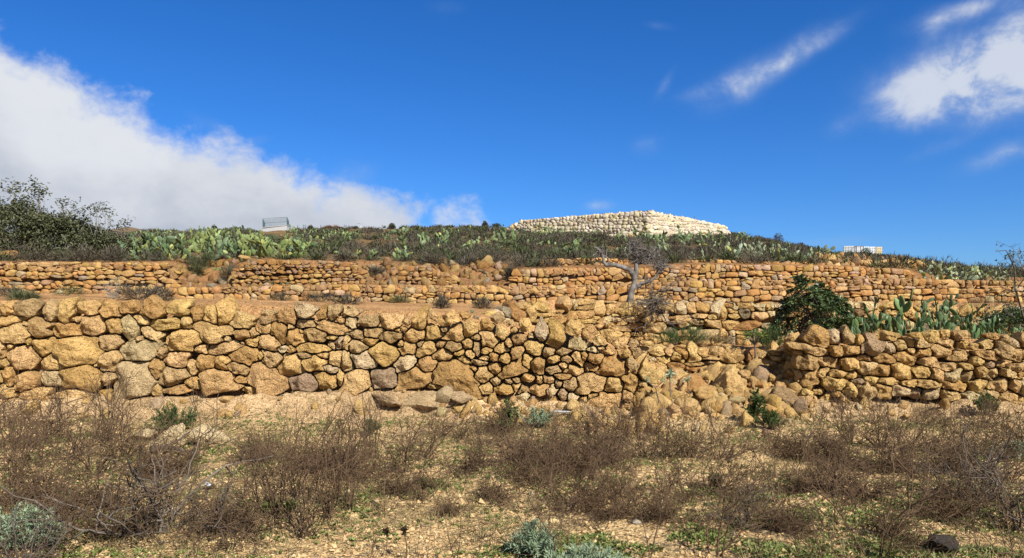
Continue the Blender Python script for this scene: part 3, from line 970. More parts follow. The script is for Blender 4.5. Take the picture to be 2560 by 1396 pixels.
px_wall("upper wall of small brown stones between the collapsed gaps, left of centre", 588, 900, lambda p: 23.84,
        T4, lambda p: T3(p) + 1, 0.145, 0.215, [(DIM(ORANGE), 4), (DIM(OCHRE), 3), (BROWN, 3), (DIM(PINK), 2), (DIM(TAN), 1)], 43, 0.2, False, 14, 0.06)
px_wall("short ruined stub of upper wall between two earth slides in the middle", 985, 1130, lambda p: 23.84,
        T4, lambda p: T3(p) + 1, 0.145, 0.215, [(DIM(ORANGE), 4), (DIM(OCHRE), 3), (BROWN, 3), (DIM(PINK), 2), (DIM(TAN), 1)], 44, 0.2, False, 14, 0.06)
px_wall("upper right wall of neat orange stones ending in squared pale blocks", 1284, 2272, lambda p: 23.84,
        T4, lambda p: T3(p) + 1, 0.165, 0.245, [(DIM(ORANGE, .9), 6), (DIM(OCHRE), 3), (DIM(TAN), 1.2), (BROWN, 2.2), (PINK, 1.5), (DIM(PALE), .5), (GREY, .4)], 45, 0.2, False, 14, 0.05, block=1.0)
px_wall("topmost tumbled line of small stones behind the dead tree", 1310, 1570, lambda p: 26.3,
        tab([(1310, 660), (1380, 648), (1500, 645), (1570, 650)]), tab([(1310, 668), (1570, 668)]), 0.14, 0.22, [(ORANGE, 4), (OCHRE, 2), (BROWN, 3), (TAN, 1)], 46, 0.2, False, 12, 0.15)
px_wall("topmost low line of flat stones above the upper right wall", 1690, 2110, lambda p: 26.3,
        tab([(1690, 650), (1800, 650), (2110, 660)]), tab([(1690, 664), (2110, 670)]), 0.13, 0.30, [(ORANGE, 4), (OCHRE, 2), (BROWN, 3), (TAN, 1)], 47, 0.2, False, 12, 0.15)


px_wall("low surviving course of rough stones along the top of the collapsed gap", 1640, 1992, lambda p: 12.85,
        tab([(1640, 866), (1700, 874), (1760, 868), (1840, 870), (1890, 880), (1950, 874), (1992, 866)]), tab([(1640, 915), (1992, 918)]), 0.16, 0.27, [(TAN, 5), (OCHRE, 3), (PALE, 1), (ORANGE, 1), (BROWN, .6)], 48, 0.26, True, 24, 0.10, 1.25, 0.014, M_STONE)


def white_wall():
    rng = np.random.default_rng(55)
    d0, dl, dr = 57.0, 63.5, 66.0
    xl, xc, xr = (1268 - CX) / F * dl, (1622 - CX) / F * d0, (1825 - CX) / F * dr
    zt = 9.62
    path = Path([(xl, dl), (xc, d0), (xr, dr)])
    S = path.s
    top = lambda s: rowz(float(np.interp(s, [0, 1.2, S[1], S[2] - 0.6, S[2]], [572, 552, 527, 566, 584])), float(np.interp(s, S, [dl, d0, dr])))
    base = lambda s: rowz(float(np.interp(s, [0, S[1] * 0.5, S[1], S[2]], [586, 596, 604, 606])), float(np.interp(s, S, [dl, d0, dr])))
    sd = Seeds()
    courses(sd, 0, S[2], base, top, 0.245, 0.34, rng, jitter=0.08, level=True)
    R = build_wall("stone_wall", "new wall of clean cream-white stone round a terrace on the hilltop", path, sd, [(CREAM, 9), (CHALK, 2.5), (TAN, 0.25), (PINK, 0.25)], rng, M_STONE_NEW, 0.30, False, 1.35, 0.011, 0.12, base, 16, jut=0.012, block=1.0, rough=0.4)
    # the earth platform the wall holds up
    e = 0.35
    n = 24
    ss = np.linspace(0, S[2], n)
    pts = []
    for s in ss:
        x, y, a = path.at(s)
        pts.append((x - math.sin(a) * e * 1.2, y + math.cos(a) * e * 1.2))
    V, Q = [], []
    for (x, y), s in zip(pts, ss): V.append((x, y, base(s) - 1.0))
    for (x, y), s in zip(pts, ss): V.append((x, y, top(s) - 0.12))
    for (x, y), s in zip(pts, ss): V.append((x * 1.0 + 0.3, max(y + 1.0, 68.5), top(s) - 0.2))
    for (x, y), s in zip(pts, ss): V.append((x * 1.0 + 0.3, max(y + 2.0, 70), 5.5))
    for r in range(3):
        for i in range(n - 1):
            Q.append((r * n + i, r * n + i + 1, (r + 1) * n + i + 1, (r + 1) * n + i))
    loc = R.location
    V = np.array(V) - np.array(loc)
    obj("earth_fill", mesh_np("earth_fill", V, np.array(Q), M_HOUSE, False), R)


white_wall()

# ------------------------------------------------------------------ loose rocks and the collapsed gap
def rock_mesh(seed, sub=3, flat=1.0):
    import bmesh
    rng = np.random.default_rng(seed)
    bm = bmesh.new()
    bmesh.ops.create_icosphere(bm, subdivisions=sub, radius=1.0)
    P = np.array([v.co[:] for v in bm.verts])
    T = np.array([[v.index for v in f.verts] for f in bm.faces])
    bm.free()
    P /= np.linalg.norm(P, axis=1)[:, None]
    N = rng.normal(size=(9, 3)); N /= np.linalg.norm(N, axis=1)[:, None]
    o = rng.uniform(0.66, 1.0, 9)
    g = np.maximum(P @ N.T, 0) / o
    r = 1.0 / np.maximum(np.sum(g ** 16, 1) ** (1 / 16), 0.72)
    V = P * r[:, None]
    off = rng.uniform(0, 50, 3)
    V = V * (1 + 0.26 * fbm(V * 1.6 + off, 5, 0.62)[:, None] - 0.30 * np.abs(vnoise(V * 3.1 + off + 9))[:, None])
    V[:, 2] *= flat
    return mesh_np("rock", V, T, M_ROCK)


ROCKS = [rock_mesh(100 + i, 4) for i in range(9)]
ROCKS_S = [rock_mesh(140 + i, 2) for i in range(8)]


def collapsed_gap():
    rng = np.random.default_rng(66)
    x0, y0, z0 = hit(1800, 960)
    root = empty("collapsed_wall", (x0, y0, z0))
    tag(root, "collapsed stretch of the near wall, spilled down as a slope of loose rocks", "rubble slope")
    k = 960 / 2560
    big = [(575, 610, 80, 70), (890, 700, 95, 75), (120, 650, 130, 110), (330, 630, 160, 60), (400, 685, 100, 80), (320, 690, 80, 60), (590, 680, 120, 80), (220, 690, 100, 60),
           (700, 690, 70, 80), (50, 600, 90, 60), (40, 690, 100, 90), (190, 620, 90, 60), (490, 640, 110, 60), (780, 860, 100, 70), (750, 920, 110, 80), (520, 900, 90, 70), (240, 760, 90, 60), (310, 750, 90, 50),
           (430, 760, 80, 60), (140, 760, 80, 70), (60, 800, 110, 80), (190, 860, 80, 60), (90, 890, 120, 80), (700, 790, 90, 60), (800, 740, 100, 60), (880, 820, 100, 70), (960, 660, 90, 70), (1000, 790, 80, 70),
           (260, 930, 120, 80), (640, 930, 90, 60), (880, 900, 90, 60), (1090, 900, 100, 70), (1040, 860, 70, 60), (540, 740, 70, 50), (650, 740, 70, 40), (980, 860, 70, 50), (1140, 930, 110, 70), (360, 960, 100, 70), (920, 1000, 110, 70), (1100, 980, 110, 80)]
    placed = []
    for cx, cy, w, h in big:
        px, py = 1600 + cx * k, 640 + cy * k
        x, y, z = hit(px, py + h * k * 0.30)
        a, b_ = w * k / 2 / F * y, h * k / 2 / F * y
        o = obj("stone", ROCKS[rng.integers(9)], root, Vector((x, y, z + b_ * 0.35)) - root.location, (rng.uniform(-.5, .5), rng.uniform(-.5, .5), rng.uniform(0, 6.28)),
                (a * 0.95, a * 0.8, b_ * 1.0), pick(PAL_NEAR + [(ORANGE, 0.5)], rng))
    for _ in range(255):
        px, py = rng.uniform(1585, 2015), rng.uniform(878, 1042)
        x, y, z = hit(px, py)
        a = float(np.clip(rng.lognormal(math.log(0.082), 0.42), 0.04, 0.17))
        obj("stone", ROCKS_S[rng.integers(8)], root, Vector((x, y, z + a * 0.25)) - root.location, tuple(rng.uniform(0, 6.28, 3)), (a * rng.uniform(.9, 1.4), a, a * rng.uniform(.6, 1)), pick(PAL_NEAR, rng))
    # fine rubble between
    V, T, n = [], [], 0
    me = ROCKS_S[2]
    co = np.array([v.co[:] for v in me.vertices]); tri = np.array([p.vertices[:] for p in me.polygons])
    keep = 1100
    for _ in range(keep):
        px, py = rng.uniform(1560, 2040), rng.uniform(880, 1052)
        x, y, z = hit(px, py)
        a = rng.uniform(0.015, 0.05)
        q = Matrix.Rotation(rng.uniform(0, 6.28), 3, Vector(rng.normal(size=3)).normalized())
        V.append(co @ np.array(q).T * a + np.array((x, y, z + a * 0.2))); T.append(tri + n); n += len(co)
    o = obj("rubble", mesh_np("rubble", np.concatenate(V), np.concatenate(T), M_STONE), None, color=TAN)
    tag(o, "fine ochre rubble between the loose rocks of the collapsed gap", None, None, "stuff")


collapsed_gap()


def boulder(px, py, w, h, label, col, seed, cat="boulder", rot=(0.2, 0.1, 0.5), sink=0.25, lo=3.2, grp=None, deep=0.9, name="boulder"):
    x, y, z = hit(px, py, lo)
    a, b_ = w / 2 / F * y, h / 2 / F * y
    o = obj(name, ROCKS[seed % 9], None, (x, y, z + b_ * (1 - sink)), rot, (a * 1.08, a * deep, b_ * 1.08), col)
    return tag(o, label, cat, grp)


boulder(1828, 985, 66, 66, "big upright pale boulder with a shaded left face on the rubble slope", TAN, 1)
boulder(1735, 985, 64, 46, "dark orange boulder low on the rubble slope beside its pale twin", ORANGE, 2)
boulder(1768, 1003, 62, 40, "rounded ochre boulder at the foot of the rubble slope, left of centre", OCHRE, 3)
boulder(1962, 1014, 60, 42, "brown-topped boulder leaning at the foot of the rubble slope", (0.330, 0.218, 0.112), 4, rot=(0.2, 0.5, 0.4))
boulder(2008, 838, 34, 44, "tilted pale block standing on the end of the right wall", PALE, 5, rot=(0.1, -0.5, 0.2), sink=0.0, lo=11)
boulder(1990, 880, 52, 40, "buff boulder against the left end of the right wall", TAN, 6, lo=11)
boulder(520, 1112, 96, 52, "large sunlit cream rock lying in the field below the left wall", (0.62, 0.48, 0.27), 0, rot=(0.1, 0.2, 0.2))
boulder(430, 1122, 84, 50, "pale tilted slab in front of the cream rocks in the field", (0.62, 0.48, 0.27), 7, rot=(0.4, -0.5, 0.2))
boulder(365, 1100, 66, 30, "flat cream rock at the left of the field rocks", (0.62, 0.48, 0.27), 8, rot=(0.0, 0.1, 0.9))
boulder(445, 1075, 60, 26, "orange-stained rock behind the pale field rocks", TAN, 2, rot=(0.1, 0.1, 1.9))
boulder(568, 1110, 28, 14, "small white rock right of the cream field rocks", CHALK, 3, "rock")
boulder(1592, 1310, 20, 10, "small smooth white stone among green seedlings", CHALK, 4, "rock", name="rock")
boulder(2350, 1382, 66, 46, "rounded dark grey rock in the grass at the bottom right", (0.073, 0.063, 0.056), 5, "rock", sink=0.1, name="rock")
boulder(1085, 1016, 110, 34, "grey-brown bedrock knob bulging out below the near wall", (0.50, 0.36, 0.20), 2, "rock ledge", rot=(0.3, 0.0, 0.1), sink=0.8, deep=0.5, name="bedrock_ledge")
boulder(1150, 1004, 90, 30, "small bedrock knob under the near wall, right of the larger one", (0.50, 0.36, 0.21), 8, "rock ledge", rot=(0.4, 0.1, 0.9), sink=0.7, deep=0.5, name="bedrock_ledge")
boulder(960, 1000, 120, 26, "low crumbly bedrock hump under the near wall, left of the knobs", (0.52, 0.37, 0.21), 4, "rock ledge", rot=(0.3, 0.0, 2.1), sink=0.8, deep=0.4, name="bedrock_ledge")
boulder(20, 652, 42, 26, "orange cap stone high at the left end of the upper wall", ORANGE, 3, "rock", lo=22, sink=0.0, name="rock")
boulder(608, 655, 24, 18, "single ochre block on the end of the broken upper wall", OCHRE, 5, "rock", lo=22, sink=0.0, name="rock")
boulder(1190, 655, 20, 10, "flat tan stone on the skyline of the middle earth slide", TAN, 6, "rock", lo=22, sink=0.0, name="rock")


def wall_foot():
    rng = np.random.default_rng(88)
    x0, y0, z0 = hit(1350, 1020)
    root = empty("stone_heap", (x0, y0, z0))
    tag(root, "small fallen stones strewn along the bank under the near wall", "stone heap")
    for _ in range(190):
        px = rng.uniform(-60, 2620) if rng.random() < 0.4 else rng.uniform(1000, 1660)
        py = float(B1(px)) + rng.uniform(4, 62)
        x, y, z = hit(px, py, 9)
        s = float(np.clip(rng.lognormal(math.log(0.055), 0.5), 0.02, 0.2))
        obj("stone", ROCKS_S[rng.integers(8)], root, Vector((x, y, z + s * 0.15)) - root.location, tuple(rng.uniform(0, 6.28, 3)), (s * 1.3, s, s * .8), pick(PAL_NEAR + [(PINK, 1)], rng))


wall_foot()


def slides():
    rng = np.random.default_rng(77)
    for lab, a, b_, t, c, n in (("fallen stones scattered down the left gap in the upper wall", 435, 600, 655, 722, 60),
                                ("fallen stones scattered down the central earth slides", 890, 1290, 662, 716, 150)):
        x0, y0, z0 = hit((a + b_) / 2, c)
        root = empty("collapsed_wall", (x0, y0, z0))
        tag(root, lab, "rubble slope")
        for _ in range(n):
            px, py = rng.uniform(a, b_), rng.uniform(t, c)
            x, y, z = hit(px, py, 22.5, 30)
            s = float(np.clip(rng.lognormal(math.log(0.10), 0.35), 0.05, 0.2))
            obj("stone", ROCKS_S[rng.integers(8)], root, Vector((x, y, z + s * 0.3)) - root.location, tuple(rng.uniform(0, 6.28, 3)), (s * 1.3, s, s * .8), pick(PAL_FAR, rng))
    # hill stones on the right shoulder
    x0, y0, z0 = hit(2180, 660, 27)
    root = empty("stone_heap", (x0, y0, z0))
    tag(root, "scatter of pale stones on the bare shoulder below the water tanks", "stone heap")
    for _ in range(110):
        px = rng.uniform(2020, 2330); py = rng.uniform(648, 672) + (px - 2150) * 0.05
        x, y, z = hit(px, py, 27)
        s = rng.uniform(0.08, 0.24)
        obj("stone", ROCKS_S[rng.integers(8)], root, Vector((x, y, z + s * 0.2)) - root.location, tuple(rng.uniform(0, 6.28, 3)), (s * 1.4, s, s * .7), pick([(OCHRE, 2), (ORANGE, 3), (TAN, 2), (BROWN, 1)], rng))


slides()
# ------------------------------------------------------------------ plant building blocks
def tubes(polys, sides=3):
    """tapered tubes: list of (points (n,3), r0, r1)"""
    V, Q, n = [], [], 0
    ang = np.arange(sides) * 2 * math.pi / sides
    for P, r0, r1 in polys:
        P = np.asarray(P, float); m = len(P)
        t = np.gradient(P, axis=0); t /= np.maximum(np.linalg.norm(t, axis=1), 1e-9)[:, None]
        up = np.array([0.31, 0.87, 0.39]) if abs(t[0] @ np.array([0.31, 0.87, 0.39])) < 0.9 else np.array([1.0, 0, 0])
        a = np.cross(t, up); a /= np.maximum(np.linalg.norm(a, axis=1), 1e-9)[:, None]
        b_ = np.cross(t, a)
        r = np.linspace(r0, r1, m)[:, None, None]
        ring = P[:, None, :] + r * (np.cos(ang)[None, :, None] * a[:, None, :] + np.sin(ang)[None, :, None] * b_[:, None, :])
        V.append(ring.reshape(-1, 3))
        i = np.arange(m - 1)[:, None] * sides + np.arange(sides)[None, :]
        j = np.arange(m - 1)[:, None] * sides + (np.arange(sides)[None, :] + 1) % sides
        Q.append(np.stack([i, j, j + sides, i + sides], -1).reshape(-1, 4) + n)
        n += m * sides
    return np.concatenate(V), np.concatenate(Q)


def leaves(C, Dr, L, W, rng, fold=0.25, droop=0.0):
    """leaf blades of two triangles each, base at C along Dr"""
    C = np.asarray(C, float); Dr = np.asarray(Dr, float); n = len(C)
    Dr = Dr / np.maximum(np.linalg.norm(Dr, axis=1), 1e-9)[:, None]
    u = rng.normal(size=(n, 3)) * 0.5 + np.array([0, 0, 1.0])
    s = np.cross(Dr, u); s /= np.maximum(np.linalg.norm(s, axis=1), 1e-9)[:, None]
    nn = np.cross(s, Dr)
    L = np.broadcast_to(L, (n,))[:, None]; W = np.broadcast_to(W, (n,))[:, None]
    tip = C + Dr * L; tip[:, 2] -= (droop * L)[:, 0]
    mid = C + Dr * L * 0.5
    l = mid + s * W * 0.5 + nn * W * fold; r = mid - s * W * 0.5 + nn * W * fold
    V = np.stack([C, l, tip, r], 1).reshape(-1, 3)
    k = np.arange(n)[:, None] * 4
    T = np.concatenate([k + np.array([[0, 2, 1]]), k + np.array([[0, 3, 2]])], 0)
    return V, T


def walk(p, d, length, n, kink, rng, lift=0.0):
    pts = [np.array(p, float)]; d = np.array(d, float); d /= np.linalg.norm(d)
    for _ in range(n):
        d = d + rng.normal(size=3) * kink + np.array([0, 0, lift]); d /= np.linalg.norm(d)
        pts.append(pts[-1] + d * length / n)
    return np.array(pts), d


def shrub_parts(seed, stems, height, spread, side, twig, kink=0.16, r=0.006, upright=0.45, tr=0.0016):
    """dry shrub: stems, side branches and a tangle of fine twigs"""
    rng = np.random.default_rng(seed)
    A, B = [], []
    for _ in range(stems):
        a = rng.uniform(0, 6.28); lean = rng.uniform(0.05, 1.0) * spread / height
        d = np.array([math.cos(a) * lean, math.sin(a) * lean, upright + 0.4])
        L = height * rng.uniform(0.6, 1.08)
        p0 = np.array([math.cos(a) * 0.05 * rng.random(), math.sin(a) * 0.05 * rng.random(), -0.03])
        P, _d = walk(p0, d, L, 9, kink, rng, 0.02)
        rr = r * rng.uniform(0.6, 1.3)
        A.append((P, rr, rr * 0.3))
        for _k in range(rng.poisson(side)):
            t = rng.uniform(0.15, 0.95); i = int(t * 8)
            d2 = (P[i + 1] - P[i]) / np.linalg.norm(P[i + 1] - P[i]) + rng.normal(size=3) * np.array([0.8, 0.8, 0.45])
            L2 = L * rng.uniform(0.2, 0.62) * (1.15 - 0.5 * t)
            P2, _d = walk(P[i], d2, L2, 6, kink * 1.3, rng, 0.03)
            A.append((P2, rr * 0.5, max(rr * 0.16, tr * 0.7)))
            for _m in range(rng.poisson(twig)):
                j = rng.integers(1, 6)
                d3 = P2[j] - P2[j - 1]; d3 = d3 / np.linalg.norm(d3) + rng.normal(size=3) * 0.85
                P3, _d = walk(P2[j], d3, rng.uniform(0.08, 0.26) * (0.5 + height * 0.5), 4, kink * 1.5, rng)
                B.append((P3, tr, tr * 0.6))
    return A, B


def shrub_proto(seed, **kw):
    A, B = shrub_parts(seed, **kw)
    VA, QA = tubes(A, 4)
    me1 = mesh_np("woody_stem", VA, QA, M_STEM if kw.get('r', 0) > 0.008 else M_TWIG)
    me2 = None
    if B:
        VB, QB = tubes(B, 3)
        me2 = mesh_np("twig_tangle", VB, QB, M_TWIG)
    return me1, me2


PROTO = {
    'dense': [shrub_proto(s, stems=13, height=0.8, spread=0.85, side=5, twig=2.6, kink=0.17, r=0.0058, tr=0.0028, upright=0.38) for s in (1, 2, 3, 4, 5)],
    'tall': [shrub_proto(s, stems=12, height=1.0, spread=0.5, side=4.5, twig=2.4, kink=0.11, r=0.006, upright=0.85, tr=0.0024) for s in (11, 12, 13)],
    'sparse': [shrub_proto(s, stems=5, height=1.0, spread=0.75, side=5, twig=4.0, kink=0.17, r=0.0058, upright=0.6, tr=0.0019) for s in (21, 22, 23, 24)],
    'bare': [shrub_proto(s, stems=16, height=0.75, spread=0.85, side=5, twig=5, kink=0.24, r=0.0085, upright=0.35, tr=0.0022) for s in (31, 32, 33)],
    'mat': [shrub_proto(s, stems=26, height=0.45, spread=0.75, side=5, twig=5, kink=0.26, r=0.0042, upright=0.1, tr=0.0024) for s in (41, 42, 43)],
    'wand': [shrub_proto(s, stems=2, height=1.0, spread=0.3, side=3, twig=1.4, kink=0.10, r=0.0052, upright=1.1, tr=0.0018) for s in (51, 52, 53)],
}
PROTO_H = {'dense': 0.74, 'tall': 1.0, 'sparse': 0.85, 'bare': 0.55, 'mat': 0.30, 'wand': 0.95}


def put_shrub(kind, px, py, h, label, rng, group=None, lo=3.2, wide=1.0, base=None, name="dry_shrub", cat="dry shrub"):
    x, y, z = base or hit(px, py, lo)
    s = h / F * y / PROTO_H[kind]
    wide = wide * rng.uniform(0.85, 1.25)
    me1, me2 = PROTO[kind][rng.integers(len(PROTO[kind]))]
    root = empty(name, (x, y, z - 0.01), rng.uniform(0, 6.28))
    root.scale = (s * wide, s * wide, s)
    tag(root, label, cat, group)
    obj("woody_stem", me1, root)["kind"] = "stuff"
    if me2: obj("twig_tangle", me2, root)["kind"] = "stuff"
    return root


# ------------------------------------------------------------------ field shrubs (photo column of the base, row of the base, height, kind)
FIELD = {
    "thicket below the left wall": [
        ('dense', 20, 1130, 210), ('sparse', 95, 1175, 230), ('tall', 40, 1220, 250), ('dense', 170, 1150, 190), ('dense', 235, 1190, 240), ('dense', 300, 1150, 170),
        ('mat', 60, 1265, 110), ('sparse', 350, 1200, 190), ('tall', 260, 1110, 200), ('dense', -60, 1190, 260), ('mat', 215, 1275, 110), ('dense', 120, 1095, 150), ('mat', 420, 1190, 90), ('dense', 10, 1075, 130), ('sparse', 490, 1150, 210)],
    "open ground between the left rocks and the tall middle shrub": [
        ('bare', 375, 1345, 250), ('bare', 530, 1330, 130), ('mat', 590, 1335, 110), ('sparse', 440, 1290, 200), ('mat', 300, 1350, 90), ('sparse', 600, 1250, 160), ('wand', 560, 1240, 150), ('sparse', 170, 1350, 190), ('mat', 640, 1150, 70)],
    "clump of tall upright shrubs in the middle": [
        ('tall', 765, 1345, 350), ('tall', 820, 1300, 300), ('tall', 700, 1300, 250), ('tall', 870, 1280, 270), ('sparse', 735, 1240, 270), ('dense', 905, 1210, 150), ('tall', 930, 1150, 190), ('dense', 690, 1190, 130), ('sparse', 660, 1275, 210), ('mat', 850, 1200, 90), ('mat', 800, 1180, 90)],
    "open ground in the centre": [
        ('tall', 1010, 1185, 200), ('dense', 1060, 1150, 130), ('dense', 1100, 1225, 100), ('mat', 1180, 1180, 80), ('mat', 1235, 1255, 70), ('mat', 1480, 1270, 90), ('sparse', 1390, 1250, 180), ('sparse', 960, 1290, 180), ('mat', 1330, 1210, 90), ('mat', 1440, 1190, 100),
        ('dense', 1560, 1240, 150), ('mat', 1560, 1290, 80), ('sparse', 1500, 1330, 200), ('mat', 1000, 1240, 80), ('mat', 1120, 1290, 50)],
    "dark thicket along the foot of the middle wall": [
        ('dense', 1150, 1100, 90), ('dense', 1210, 1120, 115), ('dense', 1280, 1125, 130), ('dense', 1350, 1135, 140), ('dense', 1420, 1140, 140), ('dense', 1490, 1140, 135), ('dense', 1550, 1150, 150), ('dense', 1610, 1150, 160),
        ('dense', 1670, 1150, 165), ('dense', 1730, 1145, 150), ('mat', 1300, 1160, 80), ('mat', 1380, 1165, 80), ('mat', 1520, 1170, 90), ('dense', 1460, 1090, 90), ('dense', 1640, 1090, 100), ('tall', 1560, 1105, 130), ('mat', 1240, 1085, 60), ('dense', 1100, 1090, 100)],
    "dark thicket along the foot of the right wall": [
        ('dense', 1800, 1150, 140), ('dense', 1930, 1130, 110), ('dense', 2060, 1120, 130), ('dense', 2130, 1110, 150), ('dense', 2200, 1120, 150), ('dense', 2270, 1125, 145), ('dense', 2340, 1140, 150), ('dense', 2410, 1130, 140),
        ('dense', 2480, 1150, 150), ('dense', 2550, 1130, 140), ('dense', 2620, 1150, 150), ('mat', 2100, 1160, 80), ('mat', 2240, 1175, 90), ('mat', 2380, 1185, 90), ('dense', 2180, 1060, 80), ('dense', 2330, 1065, 80), ('dense', 2460, 1075, 90), ('mat', 1990, 1150, 80)],
    "open ground at the right": [
        ('dense', 1780, 1230, 150), ('dense', 1860, 1250, 150), ('dense', 1720, 1260, 140), ('sparse', 1950, 1270, 200), ('bare', 1850, 1320, 130), ('bare', 2450, 1260, 160), ('bare', 2380, 1250, 110), ('sparse', 2290, 1280, 200), ('mat', 2030, 1230, 90), ('mat', 2140, 1250, 100),
        ('dense', 2280, 1200, 110), ('mat', 2370, 1300, 100), ('sparse', 2080, 1320, 230), ('mat', 1960, 1330, 90), ('dense', 2520, 1210, 150), ('bare', 2560, 1330, 180), ('mat', 2230, 1340, 80), ('mat', 1650, 1300, 80), ('sparse', 1660, 1240, 170)],
    "front edge of the field": [
        ('wand', 930, 1398, 190), ('wand', 1068, 1410, 220), ('wand', 1145, 1430, 250), ('wand', 1190, 1415, 200), ('sparse', 1375, 1405, 270), ('wand', 1420, 1400, 300), ('wand', 1100, 1400, 120), ('wand', 1230, 1400, 130),
        ('sparse', 1785, 1390, 330), ('wand', 1900, 1410, 260), ('wand', 2070, 1400, 280), ('sparse', 2185, 1400, 400), ('sparse', 2290, 1415, 200), ('wand', 2440, 1360, 210), ('sparse', 2540, 1420, 260), ('wand', 1620, 1420, 330), ('bare', 60, 1430, 170), ('wand', 490, 1410, 210), ('sparse', 2010, 1420, 180)],
}
SHAPE = {'dense': "dense tangled brown shrub", 'tall': "tall upright brown shrub", 'sparse': "thin open-branched dry shrub", 'bare': "shrub of bent grey bare stems", 'mat': "low mat of dry twigs", 'wand': "single dry upright stem"}


def field_shrubs():
    rng = np.random.default_rng(91)
    for zone, items in FIELD.items():
        kinds = {}
        for it in items: kinds.setdefault(it[0], []).append(it)
        for kind, lst in kinds.items():
            lst = sorted(lst, key=lambda e: e[1])
            vis = [e for e in lst if -20 < e[1] < 2580]
            for e in lst:
                where = ("in the " if zone[0] in "cdt" or zone.startswith("thicket") else "on the ") + zone
                if zone.startswith("front"): where = "at the " + zone
                if e in vis and len(vis) > 1:
                    lab = f"{SHAPE[kind]}, {ORD[vis.index(e)]} from left {where}"
                elif e in vis:
                    lab = f"{SHAPE[kind]}, only one {where}"
                else:
                    lab = f"{SHAPE[kind]} past the frame edge {where}"
                lab = lab.replace(" between the left rocks and the tall middle shrub", " left of centre").replace("clump of tall upright shrubs in the middle", "clump in the middle").replace(" along the foot of the", " under the")
                put_shrub(kind, e[1], e[2], e[3], lab, rng, "dry shrubs in the field")
            kinds[kind] = lst


field_shrubs()

# ------------------------------------------------------------------ gravel, seedlings, straw on the field
def gravel():
    rng = np.random.default_rng(5)
    m, b, bs = new_mat("gravel_stones")
    ge = b.new('ShaderNodeNewGeometry')
    cr = b.new('ShaderNodeValToRGB')
    b.put(cr.inputs[0], ge.outputs['Random Per Island'])
    els = [(0.0, (0.34, 0.21, 0.10)), (0.25, (0.64, 0.44, 0.21)), (0.5, (0.74, 0.55, 0.28)), (0.75, (0.58, 0.36, 0.16)), (0.92, (0.72, 0.54, 0.29)), (1.0, (0.22, 0.16, 0.11))]
    while len(cr.color_ramp.elements) < len(els): cr.color_ramp.elements.new(0.5)
    for e, (p, c) in zip(cr.color_ramp.elements, els): e.position = p; e.color = (*[v * KA for v in c], 1)
    b.put(bs.inputs['Base Color'], cr.outputs[0])
    octa = np.array([[1, 0, 0], [-1, 0, 0], [0, 1, 0], [0, -1, 0], [0, 0, 1], [0, 0, -1]], float)
    otri = np.array([[0, 2, 4], [2, 1, 4], [1, 3, 4], [3, 0, 4], [2, 0, 5], [1, 2, 5], [3, 1, 5], [0, 3, 5]])
    n = 90000
    y = 3.6 + (11.6 - 3.6) * rng.random(n) ** 1.25
    x = rng.uniform(-0.80, 0.80, n) * (y + 0.6)
    P = np.stack([x, y, 0 * x], -1)
    keep = (fbm(P * 0.9 + 3, 3) + rng.normal(0, 0.3, n)) > -0.30
    x, y = x[keep], y[keep]; n = len(x)
    z = terrain(x, y)
    r = np.clip(rng.lognormal(math.log(0.0088), 0.45, n), 0.004, 0.036)
    S = r[:, None] * rng.uniform(0.6, 1.35, (n, 3)); S[:, 2] *= 0.75
    a = rng.uniform(0, 6.28, n); ca, sa = np.cos(a), np.sin(a)
    V = octa[None] * S[:, None, :] + rng.normal(size=(n, 6, 3)) * 0.22 * r[:, None, None]
    tl = rng.normal(0, 0.5, (n, 2))
    V[..., 2] += V[..., 0] * tl[:, None, 0] * 0.5
    V = np.stack([V[..., 0] * ca[:, None] - V[..., 1] * sa[:, None], V[..., 0] * sa[:, None] + V[..., 1] * ca[:, None], V[..., 2]], -1)
    V += np.stack([x, y, z + r * 0.3], -1)[:, None, :]
    T = (otri[None] + 6 * np.arange(n)[:, None, None]).reshape(-1, 3)
    o = obj("gravel", mesh_np("gravel", V.reshape(-1, 3), T, m, False))
    tag(o, "ochre limestone gravel strewn over the field", None, None, "stuff")


gravel()


def green_density(px, py):
    d = 0.34 * np.ones_like(px)
    for cx, cy, rx, ry, s in ((2100, 1365, 420, 60, 1.4), (2450, 1330, 250, 70, 1.1), (1700, 1350, 250, 50, 0.6), (1060, 1215, 60, 22, 1.1), (700, 1275, 80, 22, 0.9), (1130, 1225, 70, 20, 0.5), (130, 1265, 140, 30, 0.5),
                              (600, 1160, 300, 30, 0.35), (1500, 1370, 150, 40, 0.5), (60, 1380, 100, 30, 0.4), (2300, 1180, 250, 30, 0.5), (400, 1385, 300, 30, 0.4), (850, 1240, 130, 40, 0.4), (1780, 1215, 60, 30, 0.3), (930, 1390, 200, 30, 0.4)):
        d = d + s * np.exp(-((px - cx) / rx) ** 2 - ((py - cy) / ry) ** 2)
    return d


